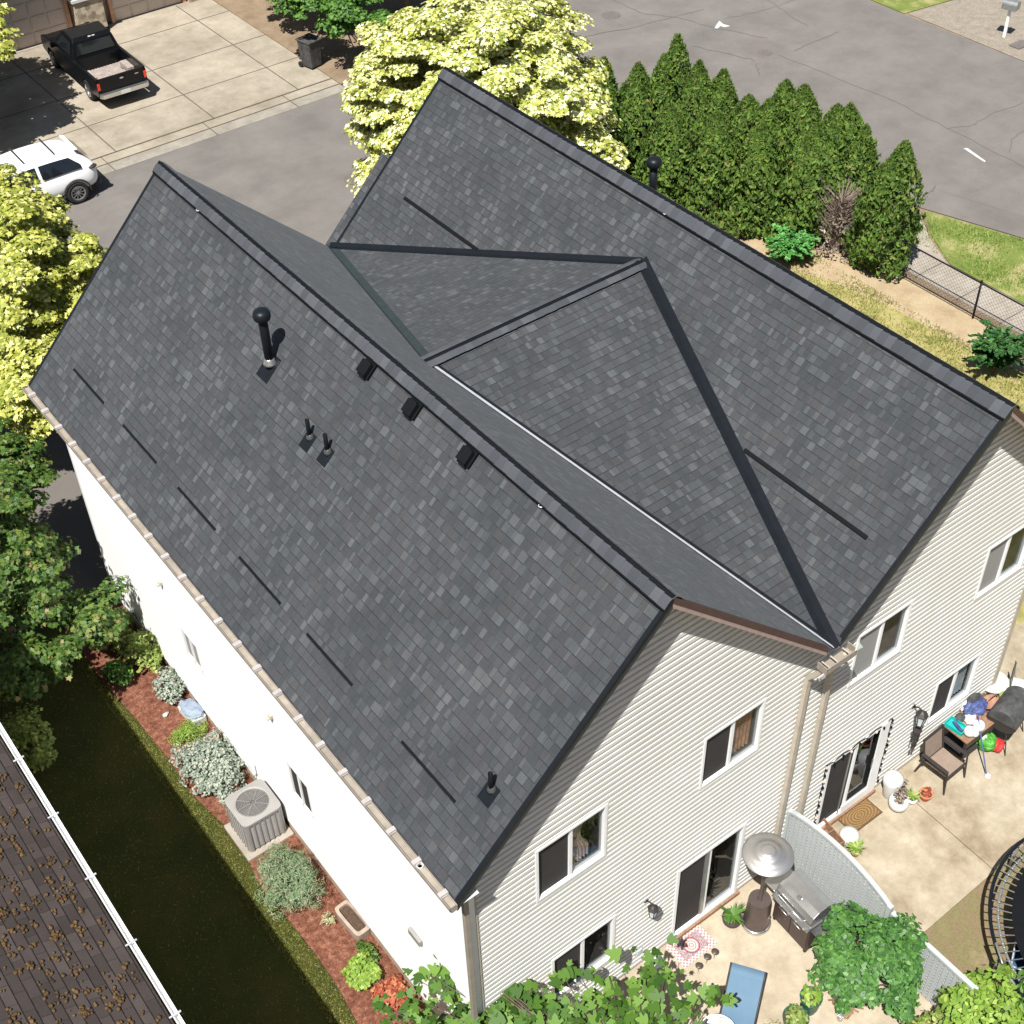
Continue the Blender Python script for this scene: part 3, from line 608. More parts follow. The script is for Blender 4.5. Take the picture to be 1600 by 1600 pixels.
rake(v_ + .15, E0 + .15 * m_, b_, RB, 0, 'black_metal', 'dark_trim'); rake(b_, RB, XR, E0, 0, 'brown_trim', 'pink_trim', .10, .085)
rake(0.0, E0, a_, RA, L_, 'black_metal', 'dark_trim'); rake(v_ + .1, E0 + .1, b_, RB, 14.22, 'black_metal', 'dark_trim')
b = MB(); t = .104
for xa, za, xb, zb in ((0, E0, a_, RA), (a_, RA, v_, E0), (v_, E0, b_, RB), (b_, RB, XR, E0)):
    b.quad((xa, .04, za - t), (xb, .04, zb - t), (xb, YW + .02, zb - t), (xa, YW + .02, za - t))
b.quad((0.02, 0, E0 - .12), (XW, 0, E0 - .12), (XW, L_, E0 - .12), (0.02, L_, E0 - .12))
b.build('soffit', 'gray_paint', house)

# walls --------------------------------------------------------------
OPEN = {'W1': (1.51, 2.78, 4.23, 5.51), 'W3': (4.66, 5.90, 4.24, 5.47), 'W4': (7.95, 9.21, 4.22, 5.44), 'W5': (11.12, 12.38, 4.20, 5.44),
        'W2': (1.78, 3.04, 1.02, 2.29), 'W6': (10.71, 11.93, 1.06, 2.25), 'DA': (4.38, 5.90, .12, 2.23), 'DB': (7.90, 9.44, .12, 2.17)}
def top_intervals(z):
    """x intervals of the gable wall at height z"""
    if z <= E0 - .10: return [(XW, XR - .35)]
    zz = z + .10; r = []
    if zz < RA: r.append((max(XW, (zz - E0) / m_), v_ - (zz - E0) / m_))
    if zz < RB: r.append((v_ + (zz - E0) / m_, min(XR - .35, XR - (zz - E0) / m_)))
    return r
P_ = .128; Z0 = .12
def lap_wall(name, opens, zlo, zhi, fn, mat, intervals, lip):
    cuts = sorted(set([round(zlo + i * P_, 4) for i in range(int((zhi - zlo) / P_) + 2)] + [round(k, 4) for o_ in opens for k in o_[2:4]] + [zhi, E0 - .10] ))
    cuts = [c for c in cuts if zlo <= c <= zhi]; b = MB()
    for z0, z1 in zip(cuts[:-1], cuts[1:]):
        if z1 - z0 < .002: continue
        zm = (z0 + z1) / 2; i0 = intervals(z0 + 1e-4); i1 = intervals(z1 - 1e-4)
        base = zlo + math.floor((z0 - zlo + 1e-4) / P_) * P_
        for k, (l0, r0_) in enumerate(i0):
            if k < len(i1): l1, r1 = i1[k]
            else: continue
            if r1 < l1: l1 = r1 = (l1 + r1) / 2
            segs = [(l0, r0_, l1, r1)]
            for (x0, x1, a0, a1) in opens:
                if a0 < zm < a1:
                    ns = []
                    for (A, B, C_, D) in segs:
                        if x1 <= A or x0 >= B: ns.append((A, B, C_, D)); continue
                        if x0 > A: ns.append((A, x0, C_, x0))
                        if x1 < B: ns.append((x1, B, x1, D))
                    segs = ns
            for (A, B, C_, D) in segs:
                # each board leans back to the foot of the one above
                if lip > .006:
                    prof = [(0, 0), (0, lip), (.56, lip * .95), (.64, lip * .30), (.70, .002), (1, .002)]
                else: prof = [(0, 0), (0, lip), (1, .001)]
                H = z1 - z0
                if abs(H - P_) > .004 or abs(z0 - base) > .003:   # a cut board beside an opening
                    def oz(f):
                        for (fa, oa), (fb, ob) in zip(prof[1:-1], prof[2:]):
                            if fa <= f <= fb: return oa + (ob - oa) * (f - fa) / (fb - fa)
                        return .002
                    f0 = (z0 - base) / P_; f1 = min(1, (z1 - base) / P_); fs_ = [f0] + [f for f, _ in prof[2:] if f0 < f < f1] + [f1]
                    pp = ([(f0, 0)] if f0 < .02 else []) + [(f, oz(f)) for f in fs_]
                else: f0, f1, pp = 0, 1, prof
                fr = lambda f: (f - f0) / max(1e-6, (f1 - f0))
                for (fa, oa), (fb, ob) in zip(pp[:-1], pp[1:]):
                    a_1, b_1 = fr(fa), fr(fb); za, zb = z0 + H * a_1, z0 + H * b_1
                    b.quad(fn(A + (C_ - A) * a_1, za, oa), fn(B + (D - B) * a_1, za, oa), fn(B + (D - B) * b_1, zb, ob), fn(A + (C_ - A) * b_1, zb, ob))
    return b.build(name, mat, house)
lap_wall('gable_siding', list(OPEN.values()), Z0, RA - .12, lambda x, z, o_: (x, YW - o_, z), 'siding', top_intervals, .038)
SW = [(5.08, 5.70, 1.95, 2.80), (9.05, 9.62, 2.10, 2.80)]
lap_wall('side_wall', SW, .30, E0 - .125, lambda y, z, o_: (XW - o_, y, z), 'side_wall', lambda z: [(YW, 13.80)], .002)
b = MB(); b.box((XW + .01, YW + .02, 0), (XW + .03, 13.5, .30)); b.box((XR - .35, YW, 0), (XR - .33, 13.5, E0)); b.box((XW, 13.5, 0), (XR - .35, 13.52, E0 - .12))
b.box((XW, YW + .012, -.05), (XR - .35, YW + .03, Z0)); b.build('foundation', 'foundation', house)
b = MB()  # gable ends at the back
b.add([(XW, 13.45, E0 - .1), (v_ - .3, 13.45, E0 - .1), (a_, 13.45, RA - .25)], [(0, 1, 2)]); b.add([(v_ + .3, 13.9, E0 - .1), (XR - .3, 13.9, E0 - .1), (b_, 13.9, RB - .25)], [(0, 1, 2)]); b.build('rear_gable', 'siding', house)
b = MB(); b.box((XW - .015, YW - .050, .28), (XW + .10, YW + .05, E0 - .13)); b.build('corner_board', 'white_paint', house)
b = MB(); b.box((XW + .101, YW - .054, .28), (XW + .13, YW + .05, E0 - .2)); b.build('corner_trim', 'tan_metal', house)
b = MB(); b.box((XR - .45, YW - .052, .1), (XR - .33, YW + .05, E0 - .13)); b.build('corner_board', 'tan_metal', house)
b = MB(); b.box((XW - .02, 13.72, .28), (XW + .05, 13.84, E0 - .13)); b.build('corner_board', 'white_paint', house)

def window(o4, left, curtain=None, door=False, right='glass', label=None, name=None):
    x0, x1, z0, z1 = o4; t = .036 if not door else .05; xm = (x0 + x1) / 2; y = YW
    f = MB(); F_ = lambda a, c, d, e_, ya=-.050, yb=.06: f.box((a, y + ya, d), (c, y + yb, e_))
    F_(x0 - .012, x0 + t, z0 - .012, z1 + .012); F_(x1 - t, x1 + .012, z0 - .012, z1 + .012)
    F_(x0 + t, x1 - t, z0 - .012, z0 + t); F_(x0 + t, x1 - t, z1 - t, z1 + .012)
    F_(xm - .028, xm + .028, z0 + t, z1 - t, -.022)
    fo = f.build(name or ('sliding_door' if door else 'window'), 'white_paint', house)
    if label: fo['label'] = label
    s = MB(); s.box((x0 + t, y + .012, z0 + t), (xm - .028, y + .02, z1 - t)); s.build('screen', left, fo)
    gl = MB(); gl.quad((xm + .028, y + .018, z0 + t), (x1 - t, y + .018, z0 + t), (x1 - t, y + .018, z1 - t), (xm + .028, y + .018, z1 - t)); gl.build('pane', right, fo)
    r = MB(); Y1 = y + 1.0
    r.quad((x0, y + .06, z0), (x0, Y1, z0), (x1, Y1, z0), (x1, y + .06, z0)); r.quad((x0, y + .06, z1), (x1, y + .06, z1), (x1, Y1, z1), (x0, Y1, z1))
    r.quad((x0, y + .06, z0), (x0, y + .06, z1), (x0, Y1, z1), (x0, Y1, z0)); r.quad((x1, y + .06, z0), (x1, Y1, z0), (x1, Y1, z1), (x1, y + .06, z1)); r.quad((x0, Y1, z0), (x0, Y1, z1), (x1, Y1, z1), (x1, Y1, z0))
    r.build('interior', 'room_dark', fo)
    if curtain:
        c = MB(); n = 26; xs = np.linspace(xm + .05, x1 - t - .05 if curtain != 'tied' else x1 - .2, n); rows = []
        for zi in range(9):
            zf = z1 - .08 - zi * (z1 - z0 - .18) / 8; sq = 1 - (.45 * math.sin(math.pi * min(1, zi / 6)) if curtain == 'tied' else 0)
            rows.append([(xm + .05 + (x - xm - .05) * sq, y + .10 + .028 * math.sin(k * 1.55 + zi * .1), zf) for k, x in enumerate(xs)])
        vs = [p for r_ in rows for p in r_]; c.add(vs, [(i * n + k, i * n + k + 1, (i + 1) * n + k + 1, (i + 1) * n + k) for i in range(8) for k in range(n - 1)])
        c.build('curtain', {'tied': 'curtain', 'brown': 'curtain_brown', 'sheer': 'curtain_sheer'}[curtain], fo, smooth=True)
    return fo
window(OPEN['W1'], 'screen_dark', 'tied', label='window with a tied brown curtain behind its right pane')
window(OPEN['W3'], 'screen_dark', 'brown', label='window with a rust brown curtain behind its right pane')
window(OPEN['W4'], 'screen_light'); window(OPEN['W5'], 'screen_light')
window(OPEN['W2'], 'screen_dark'); window(OPEN['W6'], 'screen_dark', 'sheer')
fo = window(OPEN['DA'], 'screen_dark', door=True, label='white framed sliding patio door beside the heater')
b = MB(); b.box((4.33, YW - .09, 0.02), (5.97, YW + .0, .105)); b.build('threshold', 'brown_wood', fo)
b = MB(); b.box((5.05, YW - .025, .2), (5.12, YW + .012, 2.17)); b.build('door_stile', 'grey_steel', fo)
x0, x1, z0, z1 = OPEN['DB']; fo = window(OPEN['DB'], 'screen_dark', door=True, label='white sliding door edged with string lights')
b = MB(); b.box((x1 - .20, YW - .06, z0), (x1 + .03, YW - .036, z1 + .03)); b.box((8.55, YW - .06, z0), (x1 - .2, YW - .036, z0 + .24)); b.build('door_panel', 'white_paint', fo)
b = MB(); b.box((7.84, YW - .09, 0.02), (9.5, YW + .0, .105)); b.build('threshold', 'brown_wood', fo)
b = MB(); b.box((8.46, YW - .05, z0 + .06), (8.49, YW - .036, z1 - .06)); b.box((x1 - .235, YW - .055, 1.0), (x1 - .21, YW - .037, 1.25)); b.build('door_stile', 'grey_steel', fo)
# side-wall windows
for (ya, yb, za, zb) in SW:
    f = MB(); 
    for q in ((ya - .05, ya + .01, za - .05, zb + .05), (yb - .01, yb + .05, za - .05, zb + .05), (ya, yb, za - .05, za + .01), (ya, yb, zb - .01, zb + .05), ((ya + yb) / 2 - .03, (ya + yb) / 2 + .03, za, zb)):
        f.box((XW - .03, q[0], q[2]), (XW + .03, q[1], q[3]))
    fo = f.build('window', 'white_paint', house); gl = MB(); gl.box((XW - .004, ya, za), (XW + .02, yb, zb)); gl.build('pane', 'screen_light' if ya > 8 else 'screen_dark', fo)
b = MB(); p = Vector((XW, 1.83, 2.41)); b.box((p.x - .07, p.y - .10, p.z - .09), (p.x - .004, p.y + .22, p.z + .05)); b.build('wall_vent', 'ac_grey', house, bevel=.01)
for (y, z) in ((10.15, 3.61), (6.02, 3.76)):
    b = MB(); b.cbox((XW - .03, y, z), (.06, .09, .09)); b.cbox((XW - .075, y, z - .03), (.05, .06, .04)); b.build('hose_bib', 'tan_metal', house, bevel=.01)
b = MB(); b.box((3.55, YW - .035, .42), (3.72, YW - .012, .62)); b.cbox((3.635, YW - .04, .52), (.10, .02, .13)); b.build('outlet_cover', 'curtain_sheer', house)

# gutter with hidden brackets along left eave
b = MB(); prof = [(-.005, -.02), (-.005, -.13), (-.10, -.13), (-.13, -.07), (-.13, .005), (-.118, .005), (-.118, -.06), (-.095, -.118), (-.02, -.118), (-.02, -.02)]
n = len(prof); ya, yb = -.02, L_ + .02
vs = [(x, ya, E0 + z) for x, z in prof] + [(x, yb, E0 + z) for x, z in prof]
fs = [(i, (i + 1) % n, n + (i + 1) % n, n + i) for i in range(n)]; b.add(vs, fs, 0)
b.quad((-.005, ya, E0 - .02), (-.13, ya, E0 + .003), (-.10, ya, E0 - .13), (-.005, ya, E0 - .13)); b.quad((-.005, yb, E0 - .02), (-.13, yb, E0 + .003), (-.10, yb, E0 - .13), (-.005, yb, E0 - .13))
gut = b.build('gutter', 'taupe_metal', house)
b = MB(); b.box((-.116, 0, E0 - .045), (-.012, L_, E0 - .04)); b.build('gutter_guard', 'gutter_inner', gut)
k = 0; y = .22
while y < L_:
    b = MB(); b.box((-.134, y - .035, E0 - .018), (.0, y + .035, E0 + .012)); b.box((-.134, y - .055, E0 - .03), (-.01, y - .045, E0 + .004)); b.build('gutter_hanger', 'bracket', gut); y += .605
b = MB(); b.lathe([(.05, 0), (.05, .03), (.035, .03), (.03, .0)], 14, (-.06, .75, E0 - .04)); b.build('outlet_cap', 'gray_paint', gut)
# fascia behind gutter
b = MB(); b.box((0.0, .0, E0 - .17), (.02, L_, E0 - .015)); b.build('fascia', 'taupe_metal', house)
# near-left downspout
def spout(pts, w_=.085, d_=.065, mat='tan_metal'):
    b = MB()
    for p, q in zip(pts[:-1], pts[1:]):
        p, q = Vector(p), Vector(q); d = q - p; l = d.length; z = d.normalized(); x = Vector((1, 0, 0)) if abs(z.x) < .9 else Vector((0, 1, 0))
        y_ = z.cross(x).normalized(); x = y_.cross(z).normalized(); Mx = Matrix((x, y_, z)).transposed().to_4x4(); Mx.translation = p
        b.box((-w_ / 2, -d_ / 2, -.012), (w_ / 2, d_ / 2, l + .012), 0, Mx)
    return b.build('downspout', mat, house, bevel=.008)
spout([(-.03, .12, E0 - .12), (XW - .10, .22, E0 - .42), (XW - .10, .22, .15)], mat='taupe_metal')
# collector gutter at the central valley and its two downspouts
b = MB(); zc = E0 - .10
b.box((6.62, -.16, zc - .13), (7.26, .02, zc - .12)); b.box((6.62, -.17, zc - .13), (7.26, -.155, zc + .0)); b.box((6.61, -.17, zc - .13), (6.625, .02, zc + .01)); b.box((7.255, -.17, zc - .13), (7.27, .02, zc + .01))
co = b.build('collector_gutter', 'taupe_metal', house)
for x in (6.68, 6.86, 7.12): 
    b = MB(); b.box((x - .010, -.172, zc - .02), (x + .010, .0, zc - .008)); b.build('gutter_hanger', 'tan_metal', co)
b = MB(); b.prism([(7.2, 0), (7.36, -.02), (7.28, .12)], 0, .02, 0, Matrix.Translation((0, -.17, zc + .02)) @ Matrix.Rotation(math.radians(75), 4, 'X')); b.build('end_flap', 'sage_pot', co)
spout([(6.70, -.08, zc - .12), (6.73, .22, zc - .62), (6.73, .27, .12)], .10, .075)
spout([(7.16, -.06, zc - .12), (7.24, .2, zc - .55), (7.26, .27, .12)], .10, .075)

# wall lanterns
def lantern(x, z, label, s=1.0, kind=0):
    t = thing('wall_lantern', label, 'lantern', (x, YW - .012, z), 0, 'lanterns on the gable wall')
    b = MB(); b.lathe([(.055 * s, 0), (.055 * s, .02), (.03 * s, .03), (0, .03)], 14); 
    for i, v in enumerate(b.v): b.v[i] = (v[0], -v[2], v[1])
    b.tube([(0, -.02, 0), (0, -.10 * s, .06 * s), (0, -.17 * s, .05 * s), (0, -.18 * s, -.02 * s)], .012 * s, 8); b.build('bracket', 'frame_dark', t, smooth=True)
    c = MB(); c.lathe([(0, .05 * s), (.05 * s, .02 * s), (.095 * s, -.02 * s), (.095 * s, -.035 * s)], 6, (0, -.18 * s, 0)); c.lathe([(.055 * s, -.24 * s), (.055 * s, -.26 * s), (.02 * s, -.30 * s), (0, -.31 * s)], 6, (0, -.18 * s, 0))
    for k in range(6): a = k * math.pi / 3; c.tube([(.085 * s * math.cos(a), -.18 * s + .085 * s * math.sin(a), -.03 * s), (.055 * s * math.cos(a), -.18 * s + .055 * s * math.sin(a), -.25 * s)], .007 * s, 5)
    c.build('cage', 'frame_dark', t); g_ = MB(); g_.lathe([(.08 * s, -.035 * s), (.052 * s, -.24 * s)], 6, (0, -.18 * s, 0)); g_.build('glass', 'curtain_sheer', t)
    return t
lantern(3.72, 2.02, 'bronze wall lantern between the window and the sliding door with the rug')
t = lantern(10.12, 2.05, 'tall black wind chime lantern hanging beside the string lit door', 1.25)
b = MB(); b.lathe([(.05, 0), (.085, .02), (.085, .04), (0, .05)], 14, (0, -.22, -.52))
for k in range(7): a = k * .9; b.tube([(.06 * math.cos(a), -.22 + .06 * math.sin(a), -.5), (.06 * math.cos(a), -.22 + .06 * math.sin(a), -.82 - .03 * (k % 3))], .009, 6)
b.tube([(0, -.22, -.3), (0, -.22, -.5)], .006, 5); b.cbox((-.03, -.22, -.93), (.04, .02, .14)); b.cbox((.05, -.22, -.96), (.04, .02, .16)); b.tube([(0, -.22, -.5), (-.03, -.22, -.9)], .004, 4); b.tube([(0, -.22, -.5), (.05, -.22, -.9)], .004, 4)
b.build('chimes', 'frame_dark', t)
# string lights round the open sliding door
t = thing('string_lights', 'black cord of small bulbs hung round the white sliding door', 'string lights', (8.67, YW - .03, 2.2))
b = MB(); pts = []
for k in range(12): pts.append((-.86 + rnd.uniform(-.01, .01), -.02, -2.0 + k * .18))
for k in range(9): pts.append((-.86 + k * .21, -.02, .02 - .05 * (k % 2)))
for k in range(11): pts.append((.84 + rnd.uniform(-.02, .02), -.02, 0 - k * .18))
b.tube(pts, .009, 5); b.build('cord', 'black_plastic', t)
for k, p in enumerate(pts):
    c = MB(); c.blob((p[0], p[1] - .02, p[2] - .045), (.026, .026, .042), k, 1, 0); c.build('bulb', 'black_plastic' if k % 3 else 'curtain', t, smooth=True)
# ================================================================= neighbouring house at lower left (mossy roof)
nb = thing('neighbour_house', 'neighbouring house with a brown shingle roof spotted with moss and a white gutter', 'house', (-3.52, 0, 0))
NZ, NM = 5.3, .42
b = MB(); b.slab([(-.03, -6, NZ), (-.03, 13.6, NZ), (-6.5, 13.6, NZ + 6.5 * NM), (-6.5, -6, NZ + 6.5 * NM)][::-1], .1)
b.build('roof', 'mossy_shingle', nb, uvfn=lambda c: (c.y + 40, (-c.x) * math.sqrt(1 + NM * NM) + 10))
b = MB(); b.slab([(-6.5, -6, NZ + 6.5 * NM), (-6.5, 13.6, NZ + 6.5 * NM), (-13, 13.6, NZ), (-13, -6, NZ)][::-1], .1)
b.build('roof', 'mossy_shingle', nb, uvfn=lambda c: (c.y + 40, (c.x + 13) * math.sqrt(1 + NM * NM) + 10))
b = MB(); b.box((-12.6, -5.6, 0), (-.45, 13.2, NZ - .1)); b.add([(-12.6, -5.6, NZ - .1), (-.45, -5.6, NZ - .1), (-6.5, -5.6, NZ + 5.9 * NM)], [(0, 1, 2)]); b.add([(-12.6, 13.2, NZ - .1), (-.45, 13.2, NZ - .1), (-6.5, 13.2, NZ + 5.9 * NM)], [(0, 2, 1)]); b.build('wall', 'stucco', nb)
b = MB(); prof = [(0, -.02), (0, -.12), (.06, -.12), (.08, -.06), (.08, .0), (.066, .0), (.066, -.10), (.012, -.10), (.012, -.02)]; n = len(prof)
vs = [(x, -6, NZ + z) for x, z in prof] + [(x, 13.6, NZ + z) for x, z in prof]; b.add(vs, [(i, n + i, n + (i + 1) % n, (i + 1) % n) for i in range(n)]); ng = b.build('gutter', 'white_paint', nb)
for y in np.arange(-5, 13.5, 1.27): b = MB(); b.box((-.05, y - .012, NZ - .005), (.115, y + .012, NZ + .012)); b.build('gutter_strap', 'bright_metal', ng)
rng = np.random.default_rng(5); bm_ = MB()
for i in range(1700):
    x = -rng.random() ** .8 * 3.3 - .1; y = -1.5 + rng.random() * 12.5
    if rng.random() < .5: y = round(y / .31) * .31
    x = -round(-x / .143) * .143 - .02; big = rng.random() ** 3; k_ = 2 + int(big * 12)
    for q_ in range(k_):
        r = .008 + .022 * rng.random(); dx, dy = rng.normal() * .012 * (1 + 3 * big), rng.normal() * .022 * (1 + 2.5 * big)
        bm_.blob((x + dx, y + dy, NZ - (x + dx) * NM + .003), (r * 1.1, r * 1.3, r * .55), i * 13 + q_, 1, .3)
mo = bm_.build('moss', 'moss', nb, smooth=True); mo['kind'] = 'stuff'
# ================================================================= garages across the street
gh = thing('garage_building', 'beige neighbouring building with panelled garage doors either side of a stone pillar', 'building', (0, 41.9, 0))
b = MB(); b.box((-6, .35, 0), (22, 9, 5)); b.box((4.8, .12, 0), (5.6, .36, 2.7)); b.box((4.8, .12, 2.45), (22, .36, 3.2)); b.box((16.6, -.02, 0), (22, .36, 2.7)); b.build('wall', 'stucco', gh)
for xa, xb in ((8.35, 11.75), (13.55, 16.4), (3.0, 7.9)):
    b = MB(); b.box((xa, .16, .02), (xb, .22, 2.3)); n_ = int((xb - xa) / .62)
    for r_ in range(4):
        for k in range(n_):
            x = xa + .06 + k * (xb - xa - .06) / n_; w_ = (xb - xa - .06) / n_ - .08; z = .07 + r_ * .56
            b.box((x, .135, z), (x + w_, .162, z + .44)); b.box((x + .06, .13, z + .06), (x + w_ - .06, .137, z + .38))
    b.build('garage_door', 'garage_door', gh)
    [MB().box((q, .06, 0), (q + .13, .24, 2.4)).build('door_trim', 'cedar_trim', gh) for q in (xa - .13, xb)]
b = MB(); b.box((11.95, -.38, 0), (13.05, .3, 1.35)); b.build('stone_pillar', 'stone', gh); b = MB(); b.box((11.88, -.45, 1.35), (13.12, .3, 1.46)); b.build('pillar_cap', 'gray_paint', gh)
b = MB(); b.box((12.05, -.2, 1.46), (12.95, .3, 2.6)); b.build('pillar_post', 'garage_door', gh)
b = MB(); b.box((16.6, -.12, 0), (20, -.02, 1.1)); b.build('stone_wainscot', 'stone', gh)
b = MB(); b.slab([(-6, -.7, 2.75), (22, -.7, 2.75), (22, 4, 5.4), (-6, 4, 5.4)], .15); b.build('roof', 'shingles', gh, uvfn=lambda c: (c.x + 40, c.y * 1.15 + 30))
b = MB(); b.box((7.9, -.05, 0), (13.3, .15, .05)); b.build('sill_step', 'walk', gh)

# ================================================================= trees
YG = 'yellow variegated maples'
tree('maple_tree', 'large creamy yellow maple tree standing behind the far roof gable', 'tree', (14.8, 19.7, 0), 6.5, (3.25, 3.4, 2.8), 4.6, 640, 215, .47, .108, 'maple', 'leaf_yellow', YG, seed=21, shell=.55, lump=.16,
     extra=[((-2.6, 1.0, 2.9), 26, (.6, .7, .9)), ((1.2, -2.9, 3.9), 22, (.9, .6, .8)), ((2.2, 2.6, 4.6), 22, (.9, .9, .9))])
tree('maple_tree', 'yellow green maple tree at the left edge in front of the far street', 'tree', (1.3, 20.6, 0), 6, (2.55, 2.9, 2.7), 4.1, 440, 205, .44, .108, 'maple', 'leaf_yellow_deep', YG, seed=4, shell=.5, lump=.18,
     extra=[((-.4, -3.6, 3.6), 40, (1.2, 1.1, 1.2)), ((1.5, .9, 5.1), 30, (.7, .8, .6)), ((1.7, -.6, 2.6), 22, (.7, .7, .8))])
tree('maple_tree', 'maple tree mostly off the left edge shading the driveway with the black truck', 'tree', (4.6, 37.6, 0), 5.5, (3.6, 4.0, 1.6), 3.9, 340, 110, .55, .17, 'maple', 'leaf_yellow_deep', YG, seed=9, shell=.4, lump=.15)
tree('vine_maple', 'bushy green maple with orange tinged new leaves squeezed against the long white wall', 'tree', (-1.9, 13.9, 0), 5, (1.75, 1.9, 1.7), 2.9, 170, 100, .33, .095, 'maple', 'leaf_autumn', None, seed=33, shell=.35, lump=.25, flat=.34,
     extra=[((1.3, -2.0, 1.9), 22, (.7, .7, .4)), ((-.1, 1.6, 3.6), 50, (1.3, 1.2, .8)), ((.7, .2, 2.6), 40, (.9, 1.3, .8)), ((1.2, 1.6, 3.5), 44, (.9, 1.0, .5)), ((-1.2, 3.2, 3.6), 50, (1.4, 1.4, .9)), ((-.3, -2.7, 2.1), 26, (1.0, .7, .4))], tr=.09)
tree('shade_tree', 'dark green tree at the top edge shading the dustbin', 'tree', (19.4, 36.6, 0), 4, (2.3, 2.0, 1.2), 2.7, 260, 90, .4, .14, 'oval', 'leaf_green', None, seed=12, shell=.35,
     extra=[((-2.0, -2.5, 2.3), 36, (1.0, .8, .5)), ((-1.0, -3.9, 2.1), 44, (.9, .8, .7)), ((-.4, -4.9, 1.7), 26, (.6, .6, .6))])
tree('shade_tree', 'second dark green tree behind the dustbin tree, above the yellow maple', 'tree', (22.3, 35.0, 0), 5, (2.2, 2.2, 1.4), 3.2, 200, 80, .5, .17, 'oval', 'leaf_green', None, seed=17, shell=.4)

# ================================================================= arborvitae hedge
def arb_proto(seed, h, r, n, double=False):
    rng = np.random.default_rng(seed)
    zz = rng.random(n) ** .85; ang = rng.random(n) * 2 * math.pi
    prof = np.where(zz < .18, .72 + .28 * zz / .18, np.clip(1 - ((zz - .18) / .82) ** 1.75, 0, 1) ** .85)
    lob = 1 + .17 * np.sin(ang * 3 + zz * 7 + seed) + .13 * np.sin(ang * 5 - zz * 13) + .20 * np.sin(ang * 7 + zz * 19 + seed) * np.sin(zz * 33 + ang * 4)
    rr = r * prof * lob * (1 - .32 * rng.random(n) ** 2) + .03
    P = np.stack([np.cos(ang) * rr, np.sin(ang) * rr, zz * h + .04], 1)
    if double:
        k = zz > .55; P[k, 0] += np.where(rng.random(k.sum()) < .5, -.30, .32) * r; P[k, 2] *= 1 + .05 * np.sign(P[k, 0])
    N_ = np.stack([np.cos(ang), np.sin(ang), .25 + 0 * ang], 1) + rng.normal(size=(n, 3)) * .55
    al = np.stack([np.cos(ang) * .65, np.sin(ang) * .65, .9 + 0 * ang], 1) + rng.normal(size=(n, 3)) * .30
    return P, N_, al, rng
HG = 'arborvitae in the hedge by the wide street'
arbs = [ # x, y, height, radius, label
 (20.1, 21.0, 4.0, .62, 'arborvitae half hidden by the yellow maple at the hedge end'), (20.9, 20.4, 3.8, .80, 'arborvitae second from the yellow maple'), (21.4, 19.6, 4.5, .72, 'tallest pointed arborvitae near the yellow maple'),
 (21.9, 18.9, 4.1, .78, 'slim pointed arborvitae right of the tallest one'), (22.2, 18.2, 4.0, .82, 'arborvitae with a narrow tip right of the slim pair'), (22.4, 17.3, 3.5, .86, 'lower arborvitae in the dip of the hedge'),
 (22.8, 16.6, 3.8, .86, 'arborvitae right of the dip in the hedge'), (23.1, 15.9, 4.1, .90, 'tall arborvitae in the middle of the hedge beside the street'), (23.2, 15.0, 3.55, .98, 'broad arborvitae with a rounded top right of the tall middle one'),
 (23.45, 14.75, 3.6, .88, 'arborvitae before the brown dead one'), (23.75, 14.1, 3.4, .58, 'narrow arborvitae leaning over the bare brown branches'),
 (23.18, 12.5, 3.5, .80, 'full free standing arborvitae with two tips next to the footpath'),
 (20.6, 18.6, 3.3, .85, 'front row arborvitae behind the black roof pipe'), (21.3, 17.4, 3.3, .9, 'front row arborvitae right of the black roof pipe'), (21.9, 16.2, 3.2, .9, 'front row arborvitae above the bare soil'), (22.5, 15.0, 3.1, .85, 'front row arborvitae above the light green fern bush'),
 (19.4, 20.2, 3.2, .8, 'low arborvitae under the yellow maple branches'),
]
for i, (x, y, h, r, lab) in enumerate(arbs):
    t = thing('arborvitae', lab, 'evergreen', (x, y, 0), 0, HG)
    P, N_, al, rg = arb_proto(40 + i, h, r * 1.12, int(9500 * r * h / 3.2), double=(i in (2, 6, 8, 9, 11)))
    leaves('crown', P, N_, .16, 'flake', 'leaf_arb', t, along=al, rng=rg, fold=.1)
    trunk_mesh(h * .8, .07, [], rg).build('trunk', 'bark', t, smooth=True)
# dead arborvitae showing brown twigs
t = thing('dead_shrub', 'bare brown arborvitae between the green hedge and the free standing one', 'dead shrub', (22.75, 13.75, 0))
b = MB(); rng = np.random.default_rng(3)
for i in range(330):
    a = rng.random() * 6.28; z0 = rng.random() * 1.7; L1 = .35 + rng.random() * .7; r0 = .05
    p0 = Vector((math.cos(a) * r0, math.sin(a) * r0, z0)); p2 = p0 + Vector((math.cos(a) * L1 * .7, math.sin(a) * L1 * .7, L1 * .8)); p1 = p0.lerp(p2, .5) + Vector((rng.normal() * .07, rng.normal() * .07, -.05)); b.tube([p0, p1, p2], [.013, .009, .004], 4)
b.tube([(0, 0, 0), (.03, 0, .8), (0, .03, 2.2)], [.08, .06, .02], 7); b.build('twigs', 'dead_bark', t)
P, N_, al, rg = arb_proto(88, 1.5, .62, 650); leaves('dry_leaves', P, N_, .12, 'flake', 'leaf_brown', t, along=al, rng=rg)

